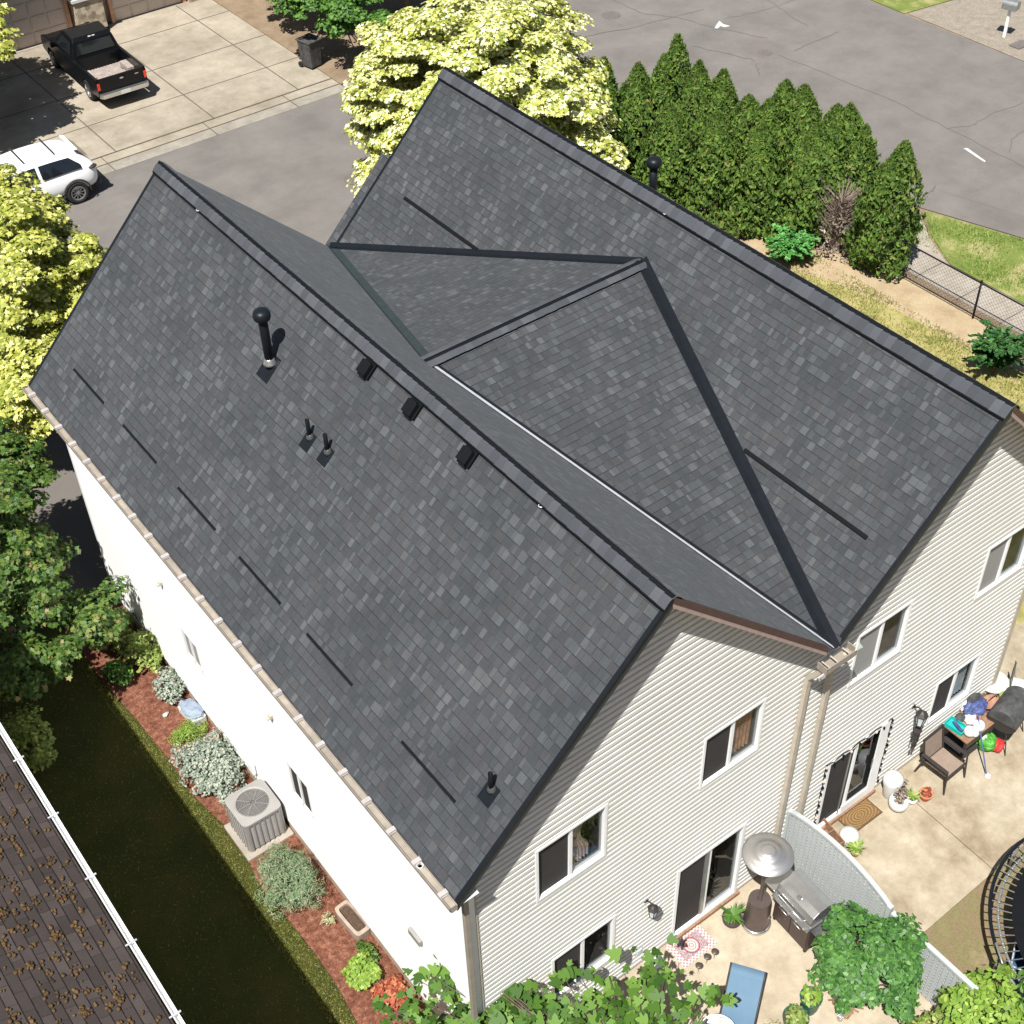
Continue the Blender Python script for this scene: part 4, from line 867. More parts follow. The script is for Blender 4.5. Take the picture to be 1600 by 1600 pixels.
# generic low bush
def bush(name, label, cat, loc, rad, nc, per, cr, size, shape, mat, seed, group=None, cz=None, flat=.6, stems=True, shell=.4, fold=.25):
    rng = np.random.default_rng(seed); t = thing(name, label, cat, loc, rng.random() * 0, group); cz = rad[2] * .75 if cz is None else cz
    P, Nn, C = clumps(nc, per, rad, cr, (0, 0, cz), rng, shell, flat, .22, -.45); P[:, 2] = np.maximum(P[:, 2], .02)
    leaves('foliage', P, Nn, size, shape, mat, t, rng=rng, fold=fold)
    if stems:
        b = MB()
        for c in C[rng.choice(len(C), min(14, len(C)), replace=False)]: b.tube([(0, 0, 0), (c[0] * .4, c[1] * .4, c[2] * .6), tuple(c)], [.02, .014, .006], 5)
        b.build('stem', 'bark', t)
    return t
def spray(name, label, cat, loc, r, h, n, size, shape, mat, seed, group=None, per=16):
    """arching stems carrying narrow leaves"""
    rng = np.random.default_rng(seed); t = thing(name, label, cat, loc, 0, group); b = MB(); PP = []; NN = []; AA = []
    for i in range(n):
        a = rng.random() * 6.28; l = r * (.35 + .65 * rng.random()); hh = h * (.55 + .5 * rng.random()); pr_ = []
        for k in range(5): f = k / 4; pr_.append(Vector((math.cos(a) * l * f ** 1.2, math.sin(a) * l * f ** 1.2, hh * math.sin(f * 1.9) / .95)))
        b.tube(pr_, [.006, .005, .004, .003, .002], 4)
        for k in range(per):
            f = .25 + .75 * rng.random(); j = min(3, int(f * 4)); q = pr_[j].lerp(pr_[j + 1], f * 4 - j); PP.append(tuple(q)); AA.append((math.cos(a) + rng.normal() * .8, math.sin(a) + rng.normal() * .8, .35 + rng.normal() * .4)); NN.append((rng.normal() * .4, rng.normal() * .4, 1))
    b.build('stem', 'bark', t); leaves('foliage', np.array(PP), np.array(NN), size, shape, mat, t, along=np.array(AA), rng=rng); return t
# right yard shrubs
spray('fern_bush', 'bright green feathery bush in front of the hedge', 'shrub', (21.35, 14.2, 0), .80, .8, 90, .15, 'oval', 'leaf_fern', 61, per=26)
spray('round_shrub', 'round dark green shrub on the dry grass beside the chain link fence', 'shrub', (21.6, 7.2, 0), .85, 1.15, 110, .15, 'oval', 'leaf_deep', 62, per=30)
# left bed plants, all standing in the mulch
bush('silver_shrub', 'large silvery grey shrub behind the air conditioner', 'shrub', (-.18, 8.35, .06), (.52, .74, .40), 130, 42, .17, .060, 'oval', 'leaf_silver', 71, cz=.28)
bush('silver_shrub', 'small silver shrub against the white wall at the far end of the mulch', 'shrub', (.10, 10.75, .06), (.28, .38, .30), 40, 36, .14, .055, 'oval', 'leaf_silver', 72, cz=.2)
bush('silver_shrub', 'tiny silver tuft beside the grey stone planter', 'shrub', (-.12, 7.45, .06), (.26, .24, .20), 30, 34, .12, .05, 'oval', 'leaf_silver', 73, cz=.15)
bush('rosemary_bush', 'wide spiky grey green rosemary bush in front of the air conditioner', 'shrub', (-.33, 5.2, .06), (.44, .66, .46), 110, 60, .17, .075, 'blade', 'leaf_rosemary', 74, cz=.38, flat=.9)
bush('lime_mound', 'rounded lime green plant in the mulch near the house corner', 'plant', (-.18, 3.05, .06), (.26, .30, .16), 46, 26, .10, .065, 'maple', 'leaf_lime', 75, cz=.14)
bush('red_plant', 'brick red leafy plant at the near end of the mulch bed', 'plant', (-.02, 2.42, .06), (.26, .30, .14), 34, 24, .11, .06, 'maple', 'leaf_red', 76, cz=.10)
bush('brown_plant', 'thin reddish green plant between the lime mound and the white wall', 'plant', (.10, 3.30, .06), (.17, .22, .12), 22, 20, .09, .05, 'oval', 'leaf_autumn', 77, cz=.10)
spray('pale_tuft', 'small cream coloured spiky tuft beside the stone trough', 'plant', (-.10, 4.28, .06), .17, .14, 60, .05, 'blade', 'leaf_pale', 78, per=6)
bush('fern_clump', 'bright green clump beside the grey stone planter', 'plant', (-.12, 9.45, .06), (.36, .30, .18), 44, 26, .13, .07, 'blade', 'leaf_lime', 79, cz=.12, flat=.9)
bush('green_clump', 'low green plant at the lawn edge near the vine maple', 'plant', (-.58, 11.75, .06), (.26, .28, .25), 36, 26, .14, .075, 'oval', 'leaf_green', 80, cz=.18)
bush('leafy_shrub', 'pale green leafy shrub by the white wall beyond the silver shrub', 'shrub', (.02, 11.75, .06), (.34, .42, .42), 50, 34, .18, .085, 'oval', 'leaf_olive', 81, cz=.38)
bush('leafy_shrub', 'shaded leafy shrub under the vine maple', 'shrub', (-.25, 12.7, .06), (.45, .45, .5), 50, 34, .2, .09, 'oval', 'leaf_olive', 82, cz=.4)
bush('low_shrub', 'dim grey green shrub in the shade beside the neighbouring gutter', 'shrub', (-2.75, 10.9, .02), (.45, .7, .6), 60, 36, .2, .09, 'oval', 'leaf_olive', 83, cz=.5)
# lawn blades, bright and dense to paint the sunlit strip, sparse in shade
rng = np.random.default_rng(8); n = 42000; P = np.stack([-3.3 + rng.random(n) * 2.6, -1 + rng.random(n) * 14.5, np.full(n, .03)], 1); k = rng.random(n) < .8; P[k, 0] = -1.08 + rng.random(k.sum()) * .46; P = P[P[:, 0] < -.58]; n = len(P)
N_ = rng.normal(size=(n, 3)); N_[:, 2] *= .35; al = np.stack([rng.normal(size=n) * .5, rng.normal(size=n) * .5, np.ones(n)], 1)
go = leaves('lawn_grass', P, N_, .040, 'blade', 'blade_lawn', None, along=al, rng=rng); tag(go, 'short grass between the two houses', 'grass', kind='stuff')
n = 60000; x = 15 + rng.random(n) * 7.2; y = 2 + rng.random(n) * 13; cl = np.sin(x * 3.1) * np.sin(y * 2.3 + x) + rng.normal(size=n) * .5; k = cl > -.1; x, y = x[k], y[k]; n = len(x)
P = np.stack([x, y, np.full(n, .01)], 1); N_ = rng.normal(size=(n, 3)); N_[:, 2] *= .35; al = np.stack([rng.normal(size=n) * .6, rng.normal(size=n) * .6, np.ones(n)], 1)
go = leaves('dry_grass', P, N_, .13, 'blade', 'blade_dry', None, along=al, rng=rng); tag(go, 'straw coloured dry grass between the right roof and the footpath', 'grass', kind='stuff')
n = 26000; x = 24.9 + rng.random(n) * 5; y = 4 + rng.random(n) * 9.5; k = (x < 29.2 - (y - 6) * .38) & (np.sin(x * 2.5 + 1) * np.sin(y * 2) + rng.normal(size=n) * .5 > -.2); x, y = x[k], y[k]; n = len(x)
P = np.stack([x, y, np.full(n, .01)], 1); N_ = rng.normal(size=(n, 3)); N_[:, 2] *= .35; al = np.stack([rng.normal(size=n) * .6, rng.normal(size=n) * .6, np.ones(n)], 1)
go = leaves('verge_grass', P, N_, .13, 'blade', 'blade_green', None, along=al, rng=rng); tag(go, 'patchy green and yellow grass between footpath and road', 'grass', kind='stuff')

# bottom edge plants -------------------------------------------------
rng = np.random.default_rng(91); t = thing('fig_tree', 'leafy green fig tree branching across the bottom edge in front of the gable wall', 'tree', (1.6, -2.2, 0))
PP = []; NN = []; AA = []; b = MB(); base = Vector((0, 0, 0))
b.tube([(0, 0, -.05), (.05, .1, .7), (0, .25, 1.5)], [.09, .075, .06], 9)
tips = [(725, 1495, 2.6), (745, 1505, 2.5), (690, 1510, 2.4), (660, 1535, 2.4), (880, 1525, 2.2), (1010, 1510, 1.9), (610, 1580, 2.2), (650, 1560, 2.4), (690, 1535, 2.5), (730, 1515, 2.5), (722, 1500, 2.6), (770, 1540, 2.4), (800, 1555, 2.3), (830, 1530, 2.2), (850, 1580, 2.3), (880, 1545, 2.2), (910, 1530, 2.1), (950, 1520, 2.0), (960, 1560, 2.1), (1000, 1550, 2.0),
        (1040, 1520, 1.9), (1045, 1500, 1.8), (1090, 1560, 1.9), (1110, 1550, 1.8), (1020, 1590, 2.0), (700, 1585, 2.4), (760, 1590, 2.4), (900, 1590, 2.2), (940, 1595, 2.0), (640, 1600, 2.3), (820, 1600, 2.3), (1075, 1595, 1.9), (980, 1600, 2.0), (670, 1600, 2.0), (590, 1600, 2.1), (560+60, 1595, 1.9)]
for k, (px, py, z) in enumerate(tips):
    q = G(px, py, z) - Vector((1.6, -2.2, 0)); s0 = Vector((0, .2, 1.2 + .3 * rng.random())); mid = s0.lerp(q, .5) + Vector((0, 0, .18))
    b.tube([s0, mid, q], [.022, .014, .006], 5)
    for i in range(13 if py < 1575 else 22):
        f = .62 + .45 * rng.random(); c = mid.lerp(q, (f - .5) * 2) + Vector((rng.normal() * .16, rng.normal() * .13, rng.normal() * .09)); PP.append(tuple(c)); NN.append((rng.normal() * .42 - .1, rng.normal() * .42 - .1, 1)); AA.append((rng.normal(), rng.normal(), -.3))
b.build('trunk', 'bark', t, smooth=True); leaves('crown', np.array(PP), np.array(NN), .185, 'fig', 'leaf_fig', t, along=np.array(AA), rng=rng, sizevar=.5, fold=.5)
bush('grape_vine', 'dense rounded green vine climbing over the grey lattice divider', 'vine', (6.30, -2.38, 0), (.72, .80, .92), 150, 70, .19, .090, 'oval', 'leaf_vine', 92, cz=.95, flat=.7, shell=.72)
bush('leafy_shrub', 'light green shrub at the bottom right behind the second lattice panel', 'shrub', (7.1, -4.0, 0), (.75, .55, .7), 70, 26, .22, .11, 'oval', 'leaf_lime', 93, cz=.8)
bush('leafy_shrub', 'green shrub in the bottom right corner beside the blue bin', 'shrub', (8.05, -4.35, 0), (.6, .5, .55), 50, 24, .2, .10, 'oval', 'leaf_green', 94, cz=.6)
bush('olive_shrub', 'yellow olive shrub at the bottom edge below the grey lattice', 'shrub', (6.3, -3.75, 0), (.75, .40, .45), 60, 30, .18, .085, 'oval', 'leaf_olive', 95, cz=.4)
bush('olive_shrub', 'olive tuft at the bottom edge beside the blue lounge chair', 'shrub', (4.55, -2.15, 0), (.28, .22, .30), 34, 30, .12, .06, 'blade', 'leaf_olive', 96, cz=.3, flat=.9)
# ================================================================= chain link fence
t = thing('chain_link_fence', 'low black chain link fence along the footpath', 'fence', (23.2, 0, 0))
for y in (11.85, 9.12, 6.4, 3.7, 1.0):
    b = MB(); b.tube([(0, y, -.05), (0, y, 1.16)], .03, 10); b.lathe([(.036, 1.14), (.03, 1.19), (0, 1.21)], 10, (0, y, 0)); b.build('post', 'black_metal', t, smooth=True)
b = MB(); b.tube([(0, 12.2, 1.11), (0, 1.0, 1.11)], .022, 8); b.build('top_rail', 'black_metal', t); b = MB(); b.tube([(0, 11.85, .10), (0, 1.0, .10)], .016, 8); b.build('bottom_rail', 'black_metal', t)
b = MB(); s_ = .062
for k in range(int((11.85 - 1 + 1.0) / (s_ * 2))):
    for sg in (1, -1):
        y0 = 1.0 + k * s_ * 2 - (1.0 if sg > 0 else 0); y1 = y0 + 1.0 * sg if sg > 0 else y0 - 1.0
        if sg > 0: A, B = (y0, .1), (y0 + 1.0, 1.1)
        else: A, B = (y0 + 0.0, .1), (y0 - 1.0, 1.1)
        (ya, za), (yb, zb) = A, B
        def clip(ya, za, yb, zb):
            lo, hi = 1.0, 11.85; f = lambda y: za + (zb - za) * (y - ya) / (yb - ya)
            a, c = sorted((ya, yb)); a = max(a, lo); c = min(c, hi)
            return None if c <= a else ((a, f(a)), (c, f(c)))
        r_ = clip(ya, za, yb, zb)
        if r_:
            (a0, z0), (a1, z1) = r_; dy = .0035; b.add([(.0 + sg * .003, a0 - dy, z0), (sg * .003, a0 + dy, z0), (sg * .003, a1 + dy, z1), (sg * .003, a1 - dy, z1), (sg * .003 + .005, a0, z0), (sg * .003 + .005, a1, z1)], [(0, 1, 2, 3), (0, 3, 5, 4), (1, 4, 5, 2)])
b.build('mesh', 'black_metal', t)
# ================================================================= vehicles
def wheel(parent, x, y, r, w_, side, spokes=5, rimc='rim', prefix=''):
    """wheel with its axle along x of the given side (+1 right, -1 left)"""
    def turn(b):
        b.v = [(x + side * q[2], y + q[0], r + q[1]) for q in b.v]; return b
    b = MB(); b.lathe([(r * .62, -w_ * .5), (r * .9, -w_ * .5), (r, -w_ * .38), (r, w_ * .38), (r * .9, w_ * .5), (r * .64, w_ * .5), (r * .60, w_ * .12), (0, w_ * .10)], 32)
    ty = turn(b).build('wheel', 'tyre', parent, smooth=True)
    b = MB(); b.lathe([(r * .66, w_ * .50), (r * .58, w_ * .50), (r * .56, w_ * .3)], 32, cap=False)
    for k in range(spokes):
        a = k * 2 * math.pi / spokes; b.cbox((math.cos(a) * r * .32, math.sin(a) * r * .32, w_ * .34), (r * .54, r * (.12 if spokes < 8 else .055), w_ * .12), (0, 0, a))
    b.lathe([(r * .15, w_ * .42), (0, w_ * .45)], 12); turn(b).build('rim', rimc, ty); return ty
# --- black pickup, nose toward +y
tk = thing('pickup_truck', 'black pickup truck with an open ribbed bed parked facing the garage', 'pickup truck', (10.92, 35.45, .03), math.radians(-1.5))
W = .90
# side profile of lower body (y,z)
def arch(yc, r, n=9): return [(yc + r * math.cos(a), .36 + r * math.sin(a)) for a in np.linspace(math.pi, 0, n)]
side = [(0.02, .50)] + [(.72 - 0, .42)] + arch(1.12, .40) + [(1.55, .38), (3.75, .36)] + arch(4.3, .40) + [(4.75, .42), (5.08, .50), (5.12, .78), (5.05, .98), (4.9, 1.04)]
b = MB()
def body_side(x0, x1, top):
    poly = side + top
    return [(x0, y, z) for y, z in poly] + [(x1, y, z) for y, z in poly], len(poly)
top = [(3.75, 1.10), (1.98, 1.10), (0.05, 1.12), (0.0, .95)]
for s in (-1, 1):
    vs, n = body_side(s * (W - .09), s * W, top)
    b.add(vs, [tuple(range(n)), tuple(reversed(range(n, 2 * n)))] + [(i, n + i, n + (i + 1) % n, (i + 1) % n) for i in range(n)])
b.box((-W + .09, .0, .55), (W - .09, .07, 1.12)); b.box((-W + .09, 1.92, .5), (W - .09, 2.02, 1.10)); b.box((-W + .09, 2.0, .45), (W - .09, 5.02, .80))
# hood and nose
hood = [(3.72, 1.12), (4.3, 1.10), (4.85, 1.03), (5.06, .95), (5.12, .70), (5.12, .5)]
for i in range(len(hood) - 1):
    (ya, za), (yb, zb) = hood[i], hood[i + 1]; hw0 = W - .04 - .05 * max(0, ya - 4.2); hw1 = W - .04 - .05 * max(0, yb - 4.2)
    b.quad((-hw0, ya, za), (-hw1, yb, zb), (hw1, yb, zb), (hw0, ya, za)); b.quad((-hw0, ya, za - .0), (-hw0 - .04, ya, za - .12), (-hw1 - .04, yb, zb - .12), (-hw1, yb, zb)); b.quad((hw0, ya, za), (hw1, yb, zb), (hw1 + .04, yb, zb - .12), (hw0 + .04, ya, za - .12))
body = b.build('body', 'truck_paint', tk, bevel=.02)
b = MB(); cab = [(2.02, 1.10, W - .03), (2.14, 1.62, W - .17), (2.28, 1.73, W - .24), (3.0, 1.77, W - .24), (3.22, 1.70, W - .22), (3.78, 1.12, W - .06)]
n = len(cab); vs = [(-w_, y, z) for y, z, w_ in cab] + [(w_, y, z) for y, z, w_ in cab]
b.add(vs, [(i, i + 1, n + i + 1, n + i) for i in range(n - 1)] + [tuple(reversed(range(n))), tuple(range(n, 2 * n))]); b.build('cab', 'truck_paint', tk, bevel=.03)
b = MB(); b.add([(-.62, 2.105, 1.56), (.62, 2.105, 1.56), (.70, 2.02, 1.20), (-.70, 2.02, 1.20)], [(0, 1, 2, 3)]); b.build('rear_window', 'glass_dark', tk)
b = MB(); b.add([(-.64, 3.33, 1.64), (.64, 3.33, 1.64), (.78, 3.77, 1.19), (-.78, 3.77, 1.19)], [(0, 3, 2, 1)]); b.build('windscreen', 'glass_dark', tk)
for s in (-1, 1):
    b = MB(); b.add([(s * (W - .055 + .012), 2.25, 1.18), (s * (W - .18 + .012), 2.34, 1.58), (s * (W - .20 + .012), 3.12, 1.60), (s * (W - .075 + .012), 3.55, 1.18)], [(0, 1, 2, 3)]); b.build('side_window', 'glass_dark', tk)
    b = MB(); b.cbox((s * (W + .12), 3.42, 1.22), (.20, .10, .17)); b.cbox((s * (W + .0), 3.44, 1.18), (.12, .04, .05)); b.build('mirror', 'truck_paint', tk, bevel=.03)
    b = MB(); b.box((s * (W - .055) - .05, -.012, .74), (s * (W - .055) + .05, .06, .98)); b.build('tail_light', 'red_lens', tk, bevel=.015)
b = MB(); b.cbox((-.07, 2.17, 1.70), (.10, .03, .03)); b.cbox((.07, 2.17, 1.70), (.10, .03, .03)); b.build('third_brake_light', 'cloth_white', tk)
b = MB(); b.box((-.70, .08, .62), (.70, 1.92, .64))
for k in range(13): x = -.66 + k * .11; b.box((x - .028, .09, .64), (x + .028, 1.9, .662))
for s in (-1, 1): b.box((min(s * .56, s * .80), .80, .64), (max(s * .56, s * .80), 1.50, .86))
b.build('bed', 'bed_liner', tk, bevel=.01)
b = MB(); b.cbox((.62, .66, .80), (.12, .18, .08)); b.cbox((.55, 1.3, .72), (.09, .14, .05)); b.build('tie_down', 'chrome', tk, bevel=.02)
b = MB(); b.prism([(-.88, -.05), (-.80, -.16), (.80, -.16), (.88, -.05), (.88, .06), (-.88, .06)], .48, .62); b.box((-.86, -.163, .53), (.86, -.158, .545)); b.build('bumper', 'chrome', tk, bevel=.015)
b = MB(); b.cbox((0, -.166, .555), (.34, .012, .13)); b.build('number_plate', 'gray_paint', tk)
b = MB(); b.lathe([(.07, 0), (.066, .008), (0, .012)], 20); b.v = [(q[0], -.004 - q[2], .98 + q[1] * .45) for q in b.v]; b.cbox((.55, -.006, .98), (.13, .008, .03)); b.build('badge', 'chrome', tk)
b = MB(); b.cbox((.0, .0, 1.04), (.20, .02, .045)); b.build('tailgate_handle', 'black_plastic', tk)
b = MB(); b.box((-.6, 5.09, .60), (.6, 5.14, .86)); b.build('grille', 'chrome', tk, bevel=.01)
for y in (1.12, 4.3):
    for s in (-1, 1): wheel(tk, s * (W - .12), y, .36, .24, s, 5, 'chrome')
b = MB(); b.box((-.72, .3, .32), (.72, 4.9, .46)); b.build('chassis', 'black_plastic', tk)
# --- white SUV, nose toward -x (rear at +x)
sv = thing('suv', 'white five door car with dark alloy wheels parked on the street at the left edge', 'car', (7.72, 31.22, 0), math.radians(-1))
# sections: x from rear (0) to front (negative), zbot, zbelt, halfwidth, zroof, hw roof
SE = [(0.02, .48, .86, .62, .90, .60), (-.06, .36, 1.00, .80, 1.06, .70), (-.22, .30, 1.05, .88, 1.22, .66), (-.50, .28, 1.07, .915, 1.50, .60), (-.80, .27, 1.07, .92, 1.62, .585), (-1.5, .26, 1.05, .92, 1.665, .60), (-2.2, .26, 1.03, .92, 1.665, .60),
      (-2.75, .26, 1.02, .92, 1.60, .58), (-3.35, .27, 1.01, .92, 1.16, .72), (-3.7, .28, .98, .91, 1.05, .70), (-4.2, .30, .88, .87, .94, .60), (-4.48, .36, .74, .76, .80, .50), (-4.56, .44, .62, .60, .66, .40)]
def ring(q):
    x, zb, zt, hw, zr, hr = q
    h = [(0, zb), (hw * .86, zb), (hw * .98, zb + (zt - zb) * .28), (hw, zb + (zt - zb) * .62), (hw * .965, zt), (hr + (hw - hr) * .14, zt + (zr - zt) * .80), (hr * .82, zr), (0, zr + .012)]
    return [(x, y, z) for y, z in h]
R0 = [ring(q) for q in SE]
def zs(rows, fn, s, cols=None):
    pass
b = MB()
for s in (-1, 1):
    vs = []; fs = []
    for r_ in R0: vs += [(x, s * y, z) for x, y, z in r_]
    for i in range(len(R0) - 1):
        for k in range(7):
            f_ = (i * 8 + k, (i + 1) * 8 + k, (i + 1) * 8 + k + 1, i * 8 + k + 1); fs.append(f_ if s > 0 else tuple(reversed(f_)))
    b.add(vs, fs)
    for r_ in (R0[0], R0[-1]): b.add([(x, s * y, z) for x, y, z in r_], [tuple(range(8))])
bmx = b.build('body', 'car_white', sv, smooth=True, sub=1)
bm2 = bmesh.new(); bm2.from_mesh(bmx.data); bmesh.ops.remove_doubles(bm2, verts=bm2.verts, dist=.002); bmesh.ops.recalc_face_normals(bm2, faces=bm2.faces); bm2.to_mesh(bmx.data); bm2.free()
def lerp_sec(x):
    for q, r_ in zip(SE[:-1], SE[1:]):
        if q[0] >= x >= r_[0]: f = (q[0] - x) / (q[0] - r_[0]); return [a + (c - a) * f for a, c in zip(q, r_)]
def side_pt(x, f, s, o_=.012):  # f 0 belt .. 1 near roof
    _, zb, zt, hw, zr, hr = lerp_sec(x); y0 = hw * .965; y1 = hr + (hw - hr) * .14; return (x, s * (y0 + (y1 - y0) * f + o_), zt + (zr - zt) * .80 * f + .0)
for s in (-1, 1):
    for xs in ([-.50, -.78, -1.1, -1.42, -1.75], [-1.85, -2.2, -2.55, -2.85, -3.15]):
        b = MB(); top = [side_pt(x, .86 if 0 < i < 4 or x < -1 and x > -2.9 else .35, s) for i, x in enumerate(xs)]; bot = [side_pt(x, .06, s, .014) for x in xs]
        vs = bot + top; n = len(xs); b.add(vs, [(i, i + 1, n + i + 1, n + i) for i in range(n - 1)]); b.build('side_window', 'glass_dark', sv)
    b = MB(); b.blob((-.16, s * .76, .99), (.17, .14, .05), 1, 2, 0); b.build('tail_light', 'frame_dark', sv, smooth=True)
    b = MB(); b.tube([( -.82 + .43 * math.cos(a), s * .935, .36 + .43 * math.sin(a)) for a in np.linspace(-.15, math.pi + .15, 14)], .028, 6); b.build('arch_trim', 'frame_dark', sv, smooth=True)
    b = MB(); b.tube([(-3.62 + .43 * math.cos(a), s * .935, .36 + .43 * math.sin(a)) for a in np.linspace(-.15, math.pi + .15, 14)], .028, 6); b.build('arch_trim', 'frame_dark', sv, smooth=True)
    b = MB(); b.box((-3.2, min(s * .88, s * .945), .24), (-1.25, max(s * .88, s * .945), .36)); b.build('sill_trim', 'frame_dark', sv, bevel=.02)
    b = MB(); b.cbox((-3.05, s * 1.0, 1.08), (.14, .2, .14)); b.build('mirror', 'car_white', sv, bevel=.04)
    for x in (-.82, -3.62):
        w0 = wheel(sv, 0, 0, .36, .24, 1, 10, 'rim')
        for o_ in [w0] + list(w0.children):
            for q in o_.data.vertices: c0 = q.co.copy(); q.co = (x + c0.y, s * (c0.x + .83), c0.z)
b = MB(); b.add([(-.17, -.60, 1.17), (-.17, .60, 1.17), (-.53, .53, 1.53), (-.53, -.53, 1.53)], [(0, 1, 2, 3)]); b.v = [(x + .055, y, z + .055) for x, y, z in b.v]; b.build('rear_window', 'glass_dark', sv)
b = MB(); b.add([(-2.80, -.52, 1.60), (-2.80, .52, 1.60), (-3.33, .68, 1.19), (-3.33, -.68, 1.19)], [(0, 3, 2, 1)]); b.v = [(x - .03, y, z + .03) for x, y, z in b.v]; b.build('windscreen', 'glass_dark', sv)
b = MB(); b.box((-.52, -.58, 1.545), (-.40, .58, 1.57)); b.build('spoiler', 'car_white', sv, bevel=.012)
for x in (-1.15, -2.1): b = MB(); b.box((x - .03, -.56, 1.68), (x + .03, .56, 1.690)); b.build('roof_seam', 'frame_dark', sv)
b = MB(); b.box((-.2, -.74, .30), (.035, .74, .47)); b.build('bumper', 'frame_dark', sv, bevel=.03)
# dustbin
p = G(488, 105); t = thing('dustbin', 'grey lidded dustbin at the corner of the driveway', 'dustbin', (p.x, p.y, .04), .2)
b = MB(); b.add([(-.24, -.26, .05), (.24, -.26, .05), (.24, .26, .05), (-.24, .26, .05), (-.30, -.32, .98), (.30, -.32, .98), (.30, .32, .98), (-.30, .32, .98)], [(0, 3, 2, 1), (4, 5, 6, 7), (0, 1, 5, 4), (1, 2, 6, 5), (2, 3, 7, 6), (3, 0, 4, 7)]); b.build('bin_body', 'cover_grey', t, bevel=.03)
b = MB(); b.box((-.33, -.36, .98), (.33, .34, 1.04)); b.box((-.28, .30, .94), (.28, .42, .99)); b.build('lid', 'cover_grey', t, bevel=.02)
for s in (-1, 1): b = MB(); b.tube([(s * .26, .28, .10), (s * .31, .28, .10)], .10, 14); b.build('wheel', 'tyre', t)
# mailbox on its post
p = G(1569, 57); t = thing('mailbox', 'grey mailbox on a white post beside the gravel shoulder', 'mailbox', (p.x, p.y, 0), .25)
b = MB(); b.box((-.05, -.05, -.05), (.05, .05, 1.0)); b.build('post', 'white_paint', t, bevel=.008); b = MB(); b.box((-.09, -.22, 1.0), (.09, .22, 1.03)); b.box((-.03, -.03, .55), (.09, .03, 1.0)); b.build('bracket', 'dark_wood', t)
b = MB(); b.prism([(-.20, 0), (.20, 0), (.20, .18)] + [(.20 * math.cos(a), .18 + .14 * math.sin(a)) for a in np.linspace(.2, math.pi - .2, 9)] + [(-.20, .18)], -.27, .27, 0, Matrix.Translation((0, 0, 1.03)) @ Matrix.Rotation(math.pi / 2, 4, 'X')); b.build('box', 'grey_steel', t, bevel=.01)
b = MB(); b.box((.205, -.1, 1.1), (.215, -.06, 1.32)); b.build('flag', 'bag_red', t)

# ================================================================= left yard things
t = thing('air_conditioner', 'square grey outdoor air conditioner on a pale pad by the white wall', 'air conditioner', (-.12, 6.72, .06))
b = MB(); b.box((-.50, -.50, -.04), (.46, .46, .05)); b.build('pad', 'walk', t, bevel=.01)
def rsq(h, r, n=12):
    p_ = 4.0 + 1.6 * h / max(r, .01); return [(h * math.cos(a) / ((abs(math.cos(a)) ** p_ + abs(math.sin(a)) ** p_) ** (1 / p_)), h * math.sin(a) / ((abs(math.cos(a)) ** p_ + abs(math.sin(a)) ** p_) ** (1 / p_))) for a in np.linspace(0, 2 * math.pi, 57)[:-1]]
    o_ = []
    for cx, cy, a0 in ((h - r, h - r, 0), (-h + r, h - r, 90), (-h + r, -h + r, 180), (h - r, -h + r, 270)):
        for k in range(n): a = math.radians(a0 + 90 * k / (n - 1)); o_.append((cx + r * math.cos(a), cy + r * math.sin(a)))
    return o_
b = MB(); b.prism(rsq(.375, .11), .05, .82); b.build('inner_coil', 'ac_dark', t)
b = MB()
for zz in np.arange(.10, .80, .026):
    o1 = rsq(.388, .12); o2 = rsq(.376, .11); n = len(o1); b.add([(x, y, zz) for x, y in o1] + [(x, y, zz + .016) for x, y in o2], [(i, (i + 1) % n, n + (i + 1) % n, n + i) for i in range(n)])
for k in range(-3, 4):
    for (x, y, sx, sy) in ((k * .105, -.39, .022, .02), (k * .105, .39, .022, .02), (-.39, k * .105, .02, .022), (.39, k * .105, .02, .022)): b.box((x - sx / 2, y - sy / 2, .06), (x + sx / 2, y + sy / 2, .82))
for sx in (-1, 1):
    for sy in (-1, 1): b.tube([(sx * .33, sy * .33, .05), (sx * .33, sy * .33, .83)], .062, 10)
b.build('louvred_panel', 'ac_grey', t)
b = MB(); o1 = rsq(.405, .13); n = len(o1); ri = .30
ang = [math.atan2(y, x) for x, y in o1]; inn = [(ri * math.cos(a), ri * math.sin(a)) for a in ang]; mid_ = [((ri + .03) * math.cos(a), (ri + .03) * math.sin(a)) for a in ang]
vs = [(x, y, .80) for x, y in o1] + [(x, y, .86) for x, y in o1] + [(x, y, .885) for x, y in mid_] + [(x, y, .87) for x, y in inn] + [(x, y, .74) for x, y in inn]
b.add(vs, [(l * n + i, l * n + (i + 1) % n, (l + 1) * n + (i + 1) % n, (l + 1) * n + i) for l in range(4) for i in range(n)]); b.build('top_cover', 'ac_grey', t, smooth=False)
b = MB()
for r_ in np.arange(.06, .30, .028): b.tube([(r_ * math.cos(a), r_ * math.sin(a), .868) for a in np.linspace(0, 2 * math.pi, 25)[:-1]], .003, 4, closed=True)
for k in range(8): a = k * math.pi / 4; b.tube([(.05 * math.cos(a), .05 * math.sin(a), .872), (.30 * math.cos(a), .30 * math.sin(a), .872)], .004, 4)
b.build('fan_guard', 'ac_grey', t)
b = MB(); b.lathe([(.07, .70), (.07, .79), (.05, .81), (0, .81)], 16); b.build('motor', 'ac_grey', t, smooth=True)
